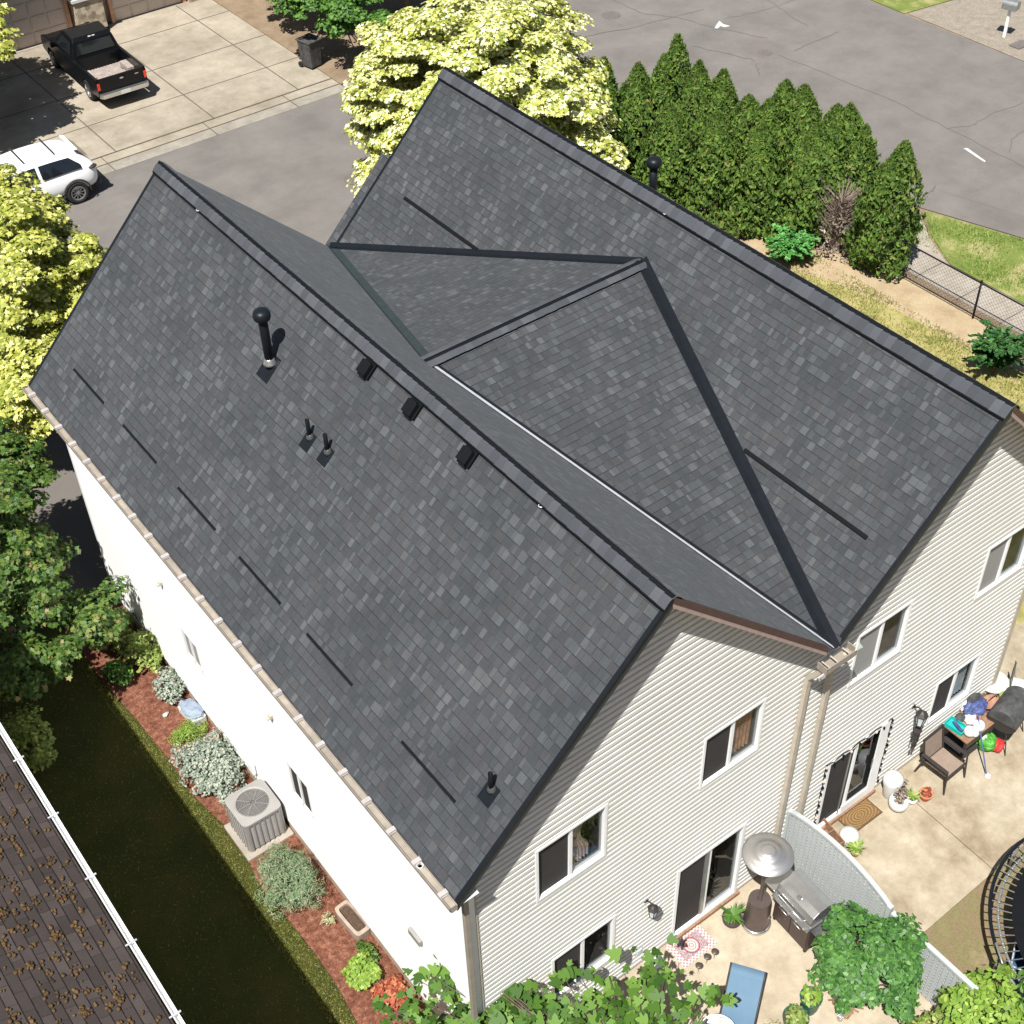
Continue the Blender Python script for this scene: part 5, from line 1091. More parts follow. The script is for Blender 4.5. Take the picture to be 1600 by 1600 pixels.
for k in range(3):
    a = k * 2.09; b = MB(); b.add([(.06 * math.cos(a), .06 * math.sin(a), .74), (.27 * math.cos(a - .35), .27 * math.sin(a - .35), .70), (.27 * math.cos(a + .5), .27 * math.sin(a + .5), .76), (.06 * math.cos(a + .7), .06 * math.sin(a + .7), .77)], [(0, 1, 2, 3)]); b.build('fan_blade', 'walk', t)
t = thing('meter_box', 'small white and grey conduit box low on the white wall above the air conditioner', 'utility box', (.33, 7.55, .62))
b = MB(); b.box((-.07, -.10, 0), (.0, .10, .28)); b.build('box', 'white_paint', t, bevel=.01); b = MB(); b.tube([(-.03, 0, 0), (-.03, 0, -.45), (-.2, -.25, -.5)], .018, 8); b.build('conduit', 'grey_steel', t, smooth=True)
t = thing('stone_trough', 'narrow grey stone trough against the white wall in the red mulch', 'planter', (.22, 3.98, .06), math.radians(3))
b = MB(); o1 = [(x * .155 / .405, y * .36 / .405) for x, y in rsq(.405, .3)]; o2 = [(x * .105 / .405, y * .30 / .405) for x, y in rsq(.405, .25)]; n = len(o1)
b.add([(x, y, 0) for x, y in o1] + [(x * 1.03, y * 1.03, .20) for x, y in o1] + [(x, y, .21) for x, y in o2] + [(x, y, .13) for x, y in o2], [(l * n + i, l * n + (i + 1) % n, (l + 1) * n + (i + 1) % n, (l + 1) * n + i) for l in range(3) for i in range(n)]); b.build('trough', 'stone_beige', t)
b = MB(); b.add([(x, y, .15) for x, y in o2], [tuple(range(n))]); b.build('soil', 'soil', t)
t = thing('stone_planter', 'weathered grey planter box and folded blue cloth against the far white wall', 'planter', (.16, 9.95, .06), .1)
b = MB(); b.box((-.16, -.35, 0), (.15, .25, .20)); b.build('box', 'gray_paint', t, bevel=.03); 
b = MB()
b.crumple((0, -.05, .23), (.17, .30, .09), 12, .22, 4); b.build('cloth', 'blue_cloth', t)
t = thing('clay_saucer', 'small pinkish clay dish by the wall between the silver shrubs', 'dish', (.20, 9.15, .06)); b = MB(); b.lathe([(.10, 0), (.14, .06), (.13, .07), (.09, .02), (0, .02)], 20); b.build('dish', 'stone_beige', t, smooth=True)
t = thing('garden_gnome_stone', 'small pale stone lump lying in the middle of the red mulch', 'stone', (-.28, 10.25, .06)); b = MB(); b.blob((0, 0, .04), (.06, .05, .05), 4, 2, .15); b.blob((.05, .03, .03), (.04, .03, .03), 5, 2, .15); b.build('stone', 'sage_pot', t)

# ================================================================= patio A
def empty_at(name, label, cat, px, py, z=0.02, rz=0, group=None, dz=0): p = G(px, py, z); return thing(name, label, cat, (p.x, p.y, z), rz, group)
t = thing('patio_heater', 'tall brown patio heater with a wide polished metal hood', 'patio heater', (5.80, -.32, .02))
b = MB(); b.lathe([(.25, 0), (.25, .05), (.235, .07), (.225, .10), (.195, .74), (.19, .78), (.05, .785)], 36); b.build('tank_housing', 'heater_brown', t, smooth=False)
b = MB(); b.lathe([(.255, .0), (.262, .02), (.262, .06), (.24, .08)], 36); b.build('base_ring', 'chrome', t, smooth=True)
b = MB(); b.lathe([(.05, .78), (.045, .80), (.032, .81), (.032, 1.78), (.05, 1.80)], 18); b.build('pole', 'heater_brown', t, smooth=True)
b = MB(); b.lathe([(.11, 1.80), (.115, 1.84), (.115, 2.08), (.09, 2.12)], 24); b.build('burner', 'ac_dark', t)
b = MB(); b.lathe([(.43, 2.12), (.425, 2.135), (.33, 2.165), (.235, 2.185), (.23, 2.20), (.16, 2.222), (.115, 2.232), (.11, 2.245), (.10, 2.248), (0, 2.25)], 48); b.lathe([(.43, 2.12), (.34, 2.15), (0, 2.20)], 48); b.build('hood', 'brushed_steel', t, smooth=True)
b = MB(); b.cbox((.06, -.215, .42), (.07, .02, .03), (0, 0, .25)); b.build('badge', 'chrome', t)
for s in (-1, 1): b = MB(); b.tube([(s * .04, .24, .06), (s * .06, .24, .06)], .05, 12); b.build('wheel', 'tyre', t)
# gas grill: faces -x, long axis y
t = thing('gas_grill', 'stainless steel gas grill with brown doors standing against the lattice', 'grill', (6.32, -.86, .02), math.radians(-3))
b = MB(); b.box((-.26, -.42, .08), (.26, .42, .78)); b.build('cabinet', 'grill_brown', t, bevel=.01)
for s in (-1, 1):
    b = MB(); b.box((-.275, .01 if s > 0 else -.40, .12), (-.262, .40 if s > 0 else -.01, .74)); d_ = b.build('door', 'grill_brown', t)
    h = MB(); h.tube([(-.275, s * .06, .66), (-.33, s * .06, .66), (-.33, s * .26, .66), (-.275, s * .26, .66)], .012, 6); h.build('handle', 'chrome', d_, smooth=True)
b = MB(); b.box((-.30, -.44, .78), (.28, .44, .86)); b.add([(-.30, -.44, .78), (-.36, -.44, .80), (-.30, -.44, .90), (-.30, .44, .78), (-.36, .44, .80), (-.30, .44, .90)], [(0, 1, 2), (3, 5, 4), (0, 3, 4, 1), (1, 4, 5, 2)]); b.build('control_panel', 'steel', t)
for k in range(5): y = -.36 + k * .18; b = MB(); b.tube([(-.34, y, .84), (-.375, y, .85)], .026, 12); b.build('knob', 'chrome', t)
b = MB(); prof = [(-.27, .86), (-.29, .98), (-.24, 1.10), (-.12, 1.18), (.05, 1.21), (.20, 1.17), (.27, 1.06), (.27, .86)]; n = len(prof)
b.add([(x, -.42, z) for x, z in prof] + [(x, .42, z) for x, z in prof], [(i, n + i, n + i + 1, i + 1) for i in range(n - 1)] + [tuple(range(n)), tuple(reversed(range(n, 2 * n)))]); li = b.build('lid', 'steel', t, bevel=.012)
b = MB(); b.tube([(-.27, -.30, .96), (-.35, -.30, .97), (-.35, .30, .97), (-.27, .30, .96)], .014, 8); b.build('handle', 'chrome', li, smooth=True)
b = MB(); b.lathe([(.05, 0), (.05, .01), (.04, .015), (0, .015)], 18); b.v = [(-.17 + q[0] * .8 - q[2] * .5, q[1], 1.145 + q[0] * .5 + q[2]) for q in b.v]; b.build('thermometer', 'chrome', li)
b = MB(); b.box((-.29, .45, .82), (.25, .72, .86)); b.build('side_shelf', 'steel', t, bevel=.01); b = MB(); b.box((-.29, -.72, .80), (.25, -.45, .84)); b.build('side_shelf', 'cover_grey', t, bevel=.01)
for x in (-.22, .22):
    for y in (-.38, .38): b = MB(); b.tube([(x, y - .02, .04), (x, y + .02, .04)], .04, 12); b.build('caster', 'tyre', t)
# lattice divider
def lattice(y0, y1, topf, label, cap=True):
    t = thing('lattice_panel', label, 'privacy screen', (7.02, (y0 + y1) / 2, 0), 0, 'grey lattice screens between the patios')
    ys = np.linspace(y0, y1, 15); c0 = (y0 + y1) / 2
    b = MB()
    for k in range(int(abs(y1 - y0) / .098) + 1):
        y = y0 - k * .098; y2 = max(y - .064, y1)
        b.add([(-.006, y - c0, .06), (-.006, y2 - c0, .06), (-.006, y2 - c0, topf(y2) - .05), (-.006, y - c0, topf(y) - .05), (.006, y - c0, .06), (.006, y2 - c0, .06), (.006, y2 - c0, topf(y2) - .05), (.006, y - c0, topf(y) - .05)], [(0, 1, 2, 3), (4, 7, 6, 5), (0, 4, 5, 1), (1, 5, 6, 2), (2, 6, 7, 3), (3, 7, 4, 0)])
    z = .08; zm = max(topf(y) for y in ys)
    while z < zm - .08:
        yy = [y for y in np.linspace(y0, y1, 40) if topf(y) - .06 > z + .05]
        if len(yy) > 1: b.box((.008, min(yy) - c0, z), (.016, max(yy) - c0, z + .058))
        z += .088
    b.build('lattice', 'lattice', t)
    b = MB()
    for ya, yb in zip(ys[:-1], ys[1:]):
        za, zb = topf(ya), topf(yb); b.add([(-.03, ya - c0, za), (.05, ya - c0, za), (.05, ya - c0, za - .06), (-.03, ya - c0, za - .06), (-.03, yb - c0, zb), (.05, yb - c0, zb), (.05, yb - c0, zb - .06), (-.03, yb - c0, zb - .06)], [(0, 1, 5, 4), (1, 2, 6, 5), (3, 7, 6, 2), (0, 4, 7, 3)])
    b.build('top_rail', 'lattice', t)
    for y in (y0, y1): b = MB(); b.box((-.045, y - c0 - .04, 0), (.045, y - c0 + .04, topf(y) + .02)); b.build('post', 'lattice', t)
lattice(.30, -2.0, lambda y: 1.60 + .26 * math.sin(min(1, (.30 - y) / 2.3) * math.pi) ** .8 - .10 * (.30 - y) / 2.3, 'tall grey lattice screen with an arched top fixed to the house')
lattice(-2.1, -3.75, lambda y: 1.40, 'lower grey lattice screen beyond the vine')
def potted(name, label, cat, loc, prof, mat, plant=None, soil_z=None, soil_r=None, seed=1, group=None):
    t = thing(name, label, cat, loc, 0, group); b = MB(); b.lathe(prof, 28); b.build('pot', mat, t, smooth=True)
    if soil_r: b = MB(); b.lathe([(soil_r, soil_z), (0, soil_z + .01)], 24); b.build('soil', 'soil', t)
    if plant:
        rng = np.random.default_rng(seed); kind, n, size, h, r_, mat2 = plant; a = rng.random(n) * 6.28; rr = r_ * rng.random(n) ** .6
        if kind == 'blade':
            P = np.stack([np.cos(a) * .35 * rr, np.sin(a) * .35 * rr, soil_z + h * .3 * rng.random(n) + size * .35], 1); AL = np.stack([np.cos(a), np.sin(a), .4 + .9 * rng.random(n)], 1); NN_ = np.stack([-np.cos(a) * .4, -np.sin(a) * .4, np.ones(n)], 1)
        else:
            P = np.stack([np.cos(a) * rr, np.sin(a) * rr, soil_z + h * rng.random(n)], 1); AL = rng.normal(size=(n, 3)); NN_ = np.stack([np.cos(a) * .5, np.sin(a) * .5, np.ones(n)], 1) + rng.normal(size=(n, 3)) * .3
        leaves('plant', P, NN_, size, kind, mat2, t, along=AL, rng=rng)
    return t
potted('potted_plant', 'dark bowl with a long bladed plant beside the patio heater', 'potted plant', (5.46, -.06, .02), [(.10, 0), (.16, .10), (.175, .2), (.165, .2), (.15, .14), (0, .13)], 'dark_pot', ('blade', 34, .36, .08, .1, 'leaf_green'), .14, .15, 3)
b = MB(); t = thing('patio_rug', 'small red and white patterned rug in front of the sliding door', 'rug', (4.62, .05, .024), math.radians(0))
g = Graph('rug', .95, .1); xx = g.xyz(g.obj()); X, Y = xx[0], xx[1]; F = g.f
ck = g.n('TexChecker'); ck.inputs['Scale'].default_value = 26; g.put(g.obj(), ck.inputs[0]); ck.inputs[1].default_value = (.62, .56, .52, 1); ck.inputs[2].default_value = (.36, .20, .20, 1)
dd = F('SQRT', F('ADD', F('MULTIPLY', X, X), F('MULTIPLY', Y, Y))); inn_ = F('MULTIPLY', F('LESS_THAN', F('ABSOLUTE', X), .27), F('LESS_THAN', F('ABSOLUTE', Y), .17))
fld = g.ramp(g.noise(g.obj(), 60, 3), [(.4, (.22, .12, .13)), (.6, (.40, .34, .34))]); c = g.mix(inn_, ck.outputs[0], fld)
ringc = g.ramp(F('FRACT', F('MULTIPLY', dd, 22.0)), [(.5, (.66, .50, .46)), (.55, (.48, .18, .17))], True); c = g.mix(F('LESS_THAN', dd, .135), c, ringc)
c = g.mix(F('MULTIPLY', F('GREATER_THAN', dd, .135), F('LESS_THAN', dd, .15)), c, (.10, .06, .07)); g.col(c); MAT['rug'] = g.m
b.box((-.37, -.25, 0), (.37, .25, .010)); ro = b.build('pile', 'rug', t)
p = G(1022, 1500, .02); t = thing('white_disc', 'flat white round stand base by the wall under the fig leaves', 'stand base', (p.x, p.y, .02)); b = MB(); b.lathe([(.17, 0), (.175, .015), (.16, .03), (.03, .045), (.02, .06), (0, .06)], 32); b.build('plate', 'white_paint', t, smooth=True)
for i, (px, py) in enumerate([(1092, 1508), (1105, 1494), (1117, 1486)]):
    p = G(px, py, .30); t = thing('garden_stake', ['small dark round garden light nearest the fig leaves', 'middle one of three small dark round garden lights', 'small dark round garden light farthest from the fig leaves'][i], 'garden light', (p.x, p.y, .02), 0, 'three round garden lights on thin stakes')
    b = MB(); b.lathe([(.058, .26), (.06, .275), (.045, .285), (0, .287)], 24); b.build('lamp_head', 'heater_brown', t, smooth=True); b = MB(); b.tube([(0, 0, 0), (0, 0, .26)], .006, 6); b.build('stake', 'chrome', t); 
# blue sling chaise
A0, A1 = Vector((4.60, -.92, .80)), Vector((4.88, -1.33, .80)); ax = (A1 - A0); wv = ax.normalized(); dn = Vector((-.83, -.56, 0)).normalized(); dn = Vector((wv.y, -wv.x, 0)).normalized(); dn = dn if dn.y < 0 else -dn
ang = math.atan2(dn.y, dn.x); ctr = (A0 + A1) / 2
t = thing('lounge_chair', 'blue sling lounge chair with a raised back on the patio', 'lounge chair', (ctr.x, ctr.y, .02), ang)
b = MB(); prof = [(0, .82), (.12, .70), (.30, .54), (.48, .42), (.70, .39), (1.1, .38), (1.7, .36)]
vs = [(x, -.27, z + .0) for x, z in prof] + [(x, .27, z) for x, z in prof]; n = len(prof); b.add(vs + [(x, y, z - .012) for x, y, z in vs], [(i, i + 1, n + i + 1, n + i) for i in range(n - 1)] + [(2 * n + i, 3 * n + i, 3 * n + i + 1, 2 * n + i + 1) for i in range(n - 1)] + [(0, n, 3 * n, 2 * n)]); b.build('sling', 'sling_blue', t, smooth=True)
for s in (-1, 1):
    b = MB(); b.tube([(x, s * .285, z - .01) for x, z in prof], .018, 8); b.build('side_rail', 'frame_dark', t, smooth=True)
    b = MB(); b.tube([(.55, s * .285, .40), (.50, s * .285, 0)], .016, 8); b.tube([(1.5, s * .285, .36), (1.55, s * .285, 0)], .016, 8); b.tube([(.12, s * .285, .68), (.42, s * .285, .10)], .014, 8); b.build('leg', 'frame_dark', t, smooth=True)
# round table with floral top
p = G(1122, 1612, .62); t = thing('round_table', 'round white side table with an orange flower pattern at the bottom edge', 'table', (p.x, p.y, .02))
g = Graph('floral', .5, .4); xx = g.xyz(g.obj()); X, Y = xx[0], xx[1]; F = g.f; dd = F('SQRT', F('ADD', F('MULTIPLY', X, X), F('MULTIPLY', Y, Y))); an = F('ARCTAN2', Y, X)
pet = F('ABSOLUTE', F('SINE', F('MULTIPLY', an, 3.0))); edge_ = F('ADD', .16, F('MULTIPLY', pet, .09)); c = g.mix(F('LESS_THAN', F('ABSOLUTE', F('SUBTRACT', dd, edge_)), .012), (.74, .72, .70), (.30, .28, .32))
blos = F('MULTIPLY', F('GREATER_THAN', pet, .8), F('LESS_THAN', F('ABSOLUTE', F('SUBTRACT', dd, .17)), .045)); c = g.mix(F('MULTIPLY', blos, g.noise(g.obj(), 40, 2)), c, (.75, .16, .06)); c = g.mix(F('LESS_THAN', F('ABSOLUTE', F('SUBTRACT', dd, .085)), .010), c, (.72, .26, .12)); c = g.mix(F('LESS_THAN', F('ABSOLUTE', F('SUBTRACT', dd, .275)), .006), c, (.25, .22, .22)); g.col(c); MAT['floral'] = g.m
b = MB(); b.lathe([(.29, .585), (.30, .59), (.30, .605), (.29, .61), (0, .61)], 40); b.build('table_top', 'floral', t); 
for k in range(3): a = k * 2.09 + .4; b = MB(); b.tube([(.2 * math.cos(a), .2 * math.sin(a), .58), (.08 * math.cos(a), .08 * math.sin(a), .3), (.24 * math.cos(a), .24 * math.sin(a), 0)], .010, 6); b.build('leg', 'frame_dark', t, smooth=True)
potted('potted_plant', 'tall green glazed pot with a leafy plant left of the vine', 'potted plant', (5.36, -2.0, .02), [(.12, 0), (.15, .12), (.17, .30), (.18, .40), (.19, .42), (.17, .42), (.155, .36), (0, .34)], 'green_pot', ('oval', 60, .10, .30, .16, 'leaf_lime'), .36, .155, 5)
potted('potted_plant', 'green pot full of yellow green plants at the bottom edge', 'potted plant', (4.98, -2.05, .02), [(.15, 0), (.20, .15), (.22, .26), (.20, .26), (.19, .22), (0, .2)], 'green_pot', ('oval', 150, .07, .16, .19, 'leaf_olive'), .22, .19, 6)
t = empty_at('metal_can', 'small open steel can near the brown wood chips at the bottom edge', 'can', 1312, 1592, .02); b = MB(); b.lathe([(.05, 0), (.055, .10), (.05, .10), (.046, .02), (0, .02)], 20); b.build('can', 'chrome', t, smooth=True)
t = empty_at('wood_pile', 'heap of brown wood chips under the vine', 'wood chips', 1322, 1568, .02); b = MB()
for k in range(60): b.cbox((rnd.uniform(-.22, .22), rnd.uniform(-.2, .2), rnd.uniform(.01, .05)), (.14, .03, .015), (rnd.uniform(-.4, .4), rnd.uniform(-.4, .4), rnd.uniform(0, 3)))
tag(b.build('chips', 'brown_wood', t), kind='stuff')

# ================================================================= patio B
t = thing('door_mat', 'brown coir door mat with an oval pattern before the string lit door', 'door mat', (8.88, .09, .024)); g = Graph('mat', .95, .1); xx = g.xyz(g.obj()); F = g.f; dd = F('SQRT', F('ADD', F('MULTIPLY', xx[0], xx[0]), F('MULTIPLY', F('MULTIPLY', xx[1], xx[1]), 3.2)))
c = g.ramp(F('FRACT', F('MULTIPLY', dd, 14.0)), [(.45, (.22, .14, .065)), (.55, (.13, .08, .035))], True); c = g.mix(.6, c, g.ramp(g.noise(g.obj(), 55, 3), [(.4, (.30, .30, .30)), (.6, (.7, .66, .6))]), 'OVERLAY')
c = g.mix(F('MAXIMUM', F('GREATER_THAN', F('ABSOLUTE', xx[0]), .36), F('GREATER_THAN', F('ABSOLUTE', xx[1]), .19)), c, (.10, .06, .03)); g.col(c); MAT['mat'] = g.m
b = MB(); b.box((-.39, -.22, 0), (.39, .22, .016)); b.build('pile', 'mat', t)
t = thing('wooden_crate', 'open wooden crate divided in two standing behind the lattice', 'crate', (7.98, .10, .02), math.radians(90 - 8)); b = MB()
for q in ((-.30, -.18, .30, -.16), (-.30, .16, .30, .18), (-.30, -.16, -.28, .16), (.28, -.16, .30, .16), (-.01, -.16, .01, .16)): b.box((q[0], q[1], 0), (q[2], q[3], .24))
b.box((-.28, -.16, .01), (.28, .16, .03)); b.build('slats', 'brown_wood', t, bevel=.004)
WP = 'white round pots around the string lit door'
potted('white_pot', 'white dome shaped pot between the crate and the door mat', 'pot', (8.30, -.16, .02), [(.10, 0), (.17, .08), (.19, .18), (.16, .26), (.08, .31), (0, .32)], 'pot_white', group=WP)
potted('spider_plant', 'small spiky green plant at the crate corner', 'potted plant', (8.20, -.42, .02), [(.07, 0), (.09, .10), (.08, .10), (0, .08)], 'brown_wood', ('blade', 46, .26, .12, .1, 'blade_green'), .09, .08, 8)
potted('white_pot', 'tall glossy white urn against the gable wall', 'pot', (9.66, .06, .02), [(.10, 0), (.13, .05), (.15, .30), (.19, .45), (.18, .56), (.12, .62), (0, .64)], 'pot_white', group=WP)
potted('white_pot', 'wide white bowl planter holding a dry twiggy plant', 'potted plant', (9.57, -.22, .02), [(.10, 0), (.17, .08), (.19, .17), (.17, .24), (.13, .26), (.11, .22), (0, .2)], 'pot_white', ('oval', 80, .07, .34, .12, 'leaf_brown'), .21, .11, 9, WP)
potted('potted_plant', 'small white pot with a bright green spider plant', 'potted plant', (9.87, -.30, .02), [(.07, 0), (.10, .12), (.09, .12), (0, .1)], 'cloth_white', ('blade', 44, .22, .12, .1, 'blade_green'), .11, .09, 10)
potted('potted_plant', 'dark potted plant with brown foliage behind the white bowl', 'potted plant', (9.86, -.02, .02), [(.08, 0), (.10, .12), (.09, .12), (0, .1)], 'dark_pot', ('oval', 46, .08, .26, .12, 'leaf_brown'), .11, .09, 11)
potted('potted_plant', 'terracotta pot with a small succulent near the patio chair', 'potted plant', (10.13, -.40, .02), [(.08, 0), (.125, .14), (.13, .18), (.115, .18), (.105, .14), (0, .13)], 'terracotta', ('oval', 34, .09, .16, .06, 'leaf_red'), .14, .105, 12)
# patio chair
t = thing('patio_chair', 'dark framed patio chair with a tan sling seat', 'chair', (10.77, -.22, .02), math.radians(2))
b = MB(); b.slab([(-.25, -.26, .42), (.25, -.26, .42), (.25, .24, .40), (-.25, .24, .40)], .015); b.build('seat', 'sling_tan', t); b = MB(); b.add([(-.24, .24, .43), (.24, .24, .43), (.24, .35, .92), (-.24, .35, .92), (-.24, .255, .43), (.24, .255, .43), (.24, .365, .92), (-.24, .365, .92)], [(0, 1, 2, 3), (4, 7, 6, 5), (0, 3, 7, 4), (1, 5, 6, 2), (3, 2, 6, 7)]); b.build('backrest', 'sling_tan', t)
for s in (-1, 1):
    b = MB(); b.tube([(s * .28, .24, .40), (s * .28, .36, .95)], .022, 6); b.build('back_post', 'frame_dark', t); b = MB(); b.box((s * .31 - .035, -.28, .60), (s * .31 + .035, .30, .63)); b.build('armrest', 'frame_dark', t, bevel=.008)
    b = MB(); b.tube([(s * .29, -.27, .61), (s * .31, -.33, 0)], .020, 6); b.build('leg', 'frame_dark', t); b = MB(); b.tube([(s * .28, .26, .42), (s * .30, .36, 0)], .020, 6); b.build('leg', 'frame_dark', t)
b = MB(); b.box((-.29, -.29, .37), (.29, -.26, .42)); b.box((-.29, .34, .91), (.29, .38, .96)); b.box((-.29, .23, .38), (.29, .26, .43)); b.build('cross_bar', 'frame_dark', t)
# dark console table with clutter
t = thing('patio_table', 'dark wooden table crowded with garden clutter under the window', 'table', (11.55, .02, .02)); b = MB(); b.box((-.32, -.34, .66), (.55, .24, .70)); b.build('table_top', 'brown_wood', t, bevel=.005)
for x in (-.28, .5):
    for y in (-.30, .20): b = MB(); b.box((x - .025, y - .025, 0), (x + .025, y + .025, .66)); b.build('leg', 'frame_dark', t)
b = MB(); b.box((-.30, -.32, .16), (.53, .22, .18)); b.box((-.30, -.33, .48), (.53, -.315, .66)); b.build('shelf', 'frame_dark', t)
zt = .72
t = thing('plastic_tray', 'turquoise plastic tray on the left end of the cluttered table', 'tray', (11.36, .06, zt), .1); b = MB(); b.box((-.12, -.19, 0), (.12, .19, .02)); b.box((-.12, -.19, .02), (-.105, .19, .09)); b.box((.105, -.19, .02), (.12, .19, .09)); b.box((-.105, -.19, .02), (.105, -.175, .09)); b.box((-.105, .175, .02), (.105, .19, .09)); b.build('tray', 'teal', t); b = MB(); b.cbox((.0, -.03, .06), (.06, .26, .05), (0, 0, -.4)); tag(b.build('blue_tool', 'blue_bag', t))
for i, (x, y, r_, lab) in enumerate([(11.42, -.20, .115, 'larger white ball shaped pot on the table edge'), (11.38, -.27, .085, 'smaller white ball shaped pot on the table corner'), (11.66, -.22, .12, 'white and pink ball shaped pot on the right of the table')]):
    t = thing('ball_pot', lab, 'pot', (x + (.10 if i == 1 else 0), y, zt), 0, 'white ball pots on the table'); b = MB(); b.lathe([(r_ * .5, 0), (r_ * .95, r_ * .5), (r_, r_ * .9), (r_ * .8, r_ * 1.45), (r_ * .45, r_ * 1.65), (r_ * .3, r_ * 1.6), (0, r_ * 1.3)], 22); b.build('pot', 'pot_white', t, smooth=True)
t = thing('plastic_bag', 'crumpled blue and white bag on the table below the window', 'bag', (11.90, .10, zt)); b = MB()
b.crumple((.05, .0, .13), (.27, .17, .13), 3, .20, 4); b.build('bag', 'blue_bag', t); b = MB(); b.crumple((-.17, -.12, .07), (.16, .13, .08), 8, .22, 4); b.build('bag_fold', 'cloth_white', t); b = MB(); b.crumple((.12, .12, .20), (.17, .08, .10), 11, .2, 4); b.build('bag_top', 'cover_grey', t)
t = thing('cushion', 'white striped cushion in the clutter against the wall', 'cushion', (11.98, .26, .55), .3); b = MB(); b.blob((0, 0, .1), (.22, .10, .16), 3, 3, .05); b.build('cushion', 'cloth_white', t, smooth=True)
for i, (nm, lab, cat, x, y, z, r_, mt, sd) in enumerate([('shopping_bag', 'small white bag crammed between the blue bag and the wall', 'bag', 11.86, .26, zt, (.12, .07, .12), 'cloth_white', 31), ('garden_glove', 'yellow green glove lying beside the oval basket', 'glove', 12.62, -.02, .75, (.09, .06, .05), 'leaf_lime', 32),
        ('black_bag', 'dark rubbish bag pushed under the basket by the wall', 'bag', 12.35, .20, .20, (.22, .13, .22), 'cover_grey', 33), ('grey_rag', 'grey rag hanging over the table edge next to the turquoise tray', 'rag', 11.56, .14, zt, (.10, .09, .05), 'cover_grey', 34), ('flower_pot_stack', 'pink toned pot bundle behind the white ball pots', 'pots', 11.78, -.10, zt, (.10, .08, .09), 'basket', 35)]):
    t = thing(nm, lab, cat, (x, y, z + .04)); b = MB(); b.crumple((0, 0, .04), r_, sd, .2, 3); b.build('body', mt, t)
t = thing('basket', 'oval terracotta coloured basket behind the blue bag', 'basket', (12.35, .05, .62)); b = MB(); b.lathe([(.13, 0), (.19, .12), (.20, .14), (.185, .14), (.12, .02), (0, .02)], 26); b.v = [(x * 1.15, y * .75, z) for x, y, z in b.v]; b.build('basket', 'basket', t, smooth=True); b = MB(); b.tube([(.2 * math.cos(a), 0, .12 + .16 * math.sin(a)) for a in np.linspace(0, math.pi, 9)], .012, 6); b.build('handle', 'basket', t, smooth=True)
t = thing('crate_stand', 'dark stand hidden beneath the basket and bags', 'stand', (12.25, .14, .02)); b = MB(); b.box((-.28, -.18, .56), (.30, .18, .60)); b.build('stand_top', 'dark_wood', t)
for x in (-.25, .27): b = MB(); b.box((x - .02, -.16, 0), (x + .02, .16, .56)); b.build('leg', 'dark_wood', t)
t = thing('round_table', 'round pale patio table by the house corner', 'table', (12.85, .36, .02)); b = MB(); b.lathe([(.30, .66), (.31, .67), (.31, .69), (.30, .70), (0, .70)], 32); b.build('table_top', 'sage_pot', t); b = MB(); b.lathe([(.16, 0), (.03, .04), (.03, .66)], 14); b.build('pedestal', 'frame_dark', t, smooth=True)
t = thing('charcoal_grill', 'black barrel grill under a creased grey cover', 'grill', (12.42, -.36, .02), math.radians(12)); b = MB(); N_ = 14
prof = [(.30 * math.cos(a), .82 + .30 * math.sin(a)) for a in np.linspace(0, math.pi, N_)]; n = len(prof); b.add([(-.40, y, z) for y, z in prof] + [(.40, y, z) for y, z in prof], [(i, i + 1, n + i + 1, n + i) for i in range(n - 1)] + [tuple(reversed(range(n))), tuple(range(n, 2 * n))]); b.build('cover', 'cover_grey', t, smooth=False, bevel=.03)
b = MB(); prof = [(.30 * math.cos(a), .82 - .26 * math.sin(a)) for a in np.linspace(0, math.pi, N_)]; b.add([(-.38, y, z) for y, z in prof] + [(.38, y, z) for y, z in prof], [(i, n + i, n + i + 1, i + 1) for i in range(n - 1)] + [tuple(range(n)), tuple(reversed(range(n, 2 * n)))]); b.build('fire_box', 'frame_dark', t)
for s in (-1, 1):
    for y in (-.2, .2): b = MB(); b.tube([(s * .32, y * .6, .60), (s * .38, y * 1.3, 0)], .012, 6); b.build('leg', 'frame_dark', t)
t = thing('folding_chair', 'white and grey folded chair seen at the right edge behind the covered grill', 'chair', (13.35, -.05, .02), .5); b = MB(); b.slab([(-.24, -.24, .46), (.24, -.24, .46), (.24, .24, .44), (-.24, .24, .44)], .03); b.build('seat', 'cloth_white', t)
for s in (-1, 1): b = MB(); b.tube([(s * .25, -.24, 0), (s * .25, .22, .46), (s * .25, .30, .9)], .014, 6); b.tube([(s * .23, .24, 0), (s * .23, -.22, .45)], .014, 6); b.build('frame', 'grey_steel', t)
b = MB(); b.box((-.24, .27, .62), (.24, .30, .88)); b.build('backrest', 'cover_grey', t)
t = thing('fertiliser_bag', 'crumpled green and red sack lying in front of the covered grill', 'sack', (11.98, -.38, .02), .3); b = MB()
b.crumple((0, .06, .16), (.17, .20, .20), 5, .18, 4); b.build('sack', 'bag_green', t); b = MB(); b.crumple((.08, -.14, .12), (.15, .12, .13), 6, .18, 4); b.build('red_panel', 'bag_red', t); b = MB(); b.crumple((-.03, .16, .28), (.07, .10, .10), 7, .2, 3); b.build('sack_label', 'cloth_white', t)
t = thing('broom', 'long blue handled broom leaning from the patio onto the table', 'broom', (11.42, -.79, .02)); b = MB(); q = Vector((11.70, -.12, 1.0)) - Vector((11.42, -.79, .02)); b.tube([(0, 0, .04), tuple(q)], .014, 8); b.build('handle', 'blue_pole', t); b = MB(); b.cbox((0, -.02, .04), (.10, .10, .07), (0, 0, .4)); b.build('head', 'cloth_white', t, bevel=.015)
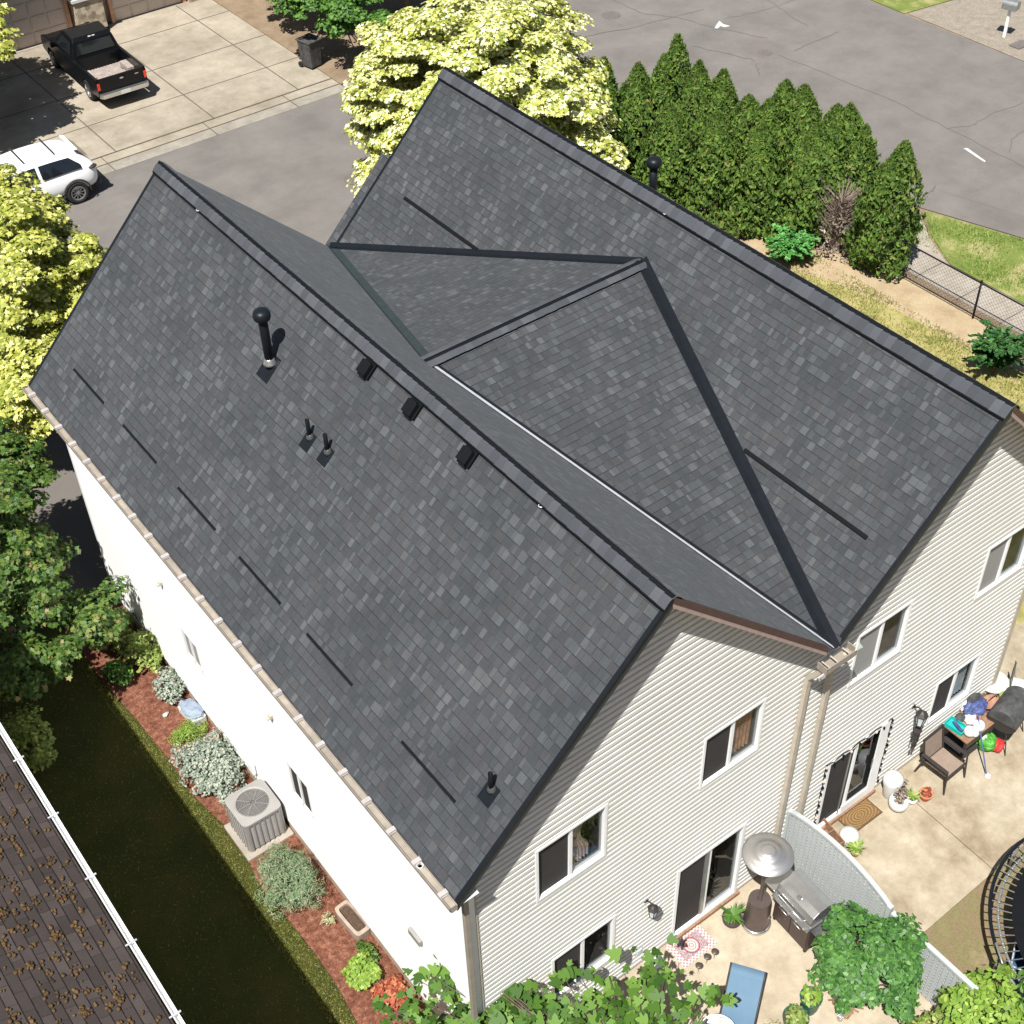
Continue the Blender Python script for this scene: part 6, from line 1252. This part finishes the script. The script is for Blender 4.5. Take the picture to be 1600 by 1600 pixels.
# trampoline
TC = Vector((10.10, -4.72, 0)); t = thing('trampoline', 'large round black trampoline cut off by the right edge', 'trampoline', tuple(TC)); RT = 2.36
b = MB(); b.tube([(RT * math.cos(a), RT * math.sin(a), .92) for a in np.linspace(0, 2 * math.pi, 73)[:-1]], .032, 8, closed=True); b.build('frame_ring', 'black_metal', t, smooth=True)
b = MB(); b.tube([((RT - .16) * math.cos(a), (RT - .16) * math.sin(a), .78 + .05 * math.sin(3 * a)) for a in np.linspace(0, 2 * math.pi, 73)[:-1]], .024, 8, closed=True); b.build('enclosure_tube', 'grey_steel', t, smooth=True)
b = MB(); b.lathe([(RT - .36, .90), (RT - .36, .912), (0, .90)], 72); b.build('mat', 'black_plastic', t)
for k in range(90):
    a = k * 2 * math.pi / 90; b = MB(); b.tube([((RT - .36) * math.cos(a), (RT - .36) * math.sin(a), .91), ((RT - .03) * math.cos(a), (RT - .03) * math.sin(a), .92)], .011, 5); b.build('spring', 'chrome', t)
for k in range(6):
    a = k * math.pi / 3 + 2.62; b = MB(); b.tube([(RT * math.cos(a), RT * math.sin(a), .92), ((RT + .03) * math.cos(a), (RT + .03) * math.sin(a), .0)], .026, 8); b.build('leg', 'grey_steel', t, smooth=True)
b = MB(); b.tube([(-1.95, 1.36, .9), (-2.1, 1.30, 1.25), (-2.28, .95, 1.1), (-2.2, .3, .6), (-2.0, -.1, .15)], .022, 8); b.build('bent_pole', 'grey_steel', t, smooth=True)
t = thing('storage_bin', 'dark blue plastic storage bin next to the trampoline', 'bin', (8.66, -3.78, 0), .5); b = MB(); o1 = rsq(.22, .06); o2 = rsq(.27, .07); o3 = rsq(.245, .06); n = len(o1)
b.add([(x, y, 0) for x, y in o1] + [(x, y, .55) for x, y in o2] + [(x, y, .55) for x, y in o3] + [(x * .85, y * .85, .05) for x, y in o1], [(l * n + i, l * n + (i + 1) % n, (l + 1) * n + (i + 1) % n, (l + 1) * n + i) for l in range(3) for i in range(n)] + [tuple(range(3 * n, 4 * n))]); b.build('bin_body', 'blue_bin', t, smooth=False); b = MB(); b.tube([(x, y, .555) for x, y in o2], .014, 6, closed=True); b.build('rim', 'bright_metal', t)
# off-frame tree whose shadow falls on the right patio
tree('garden_tree', 'small garden tree just outside the right edge casting leaf shadow on the patio', 'tree', (10.3, -2.6, 0), 3, (.42, .42, .35), 2.2, 20, 16, .16, .12, 'oval', 'leaf_green', None, seed=51, tr=.03) if False else None
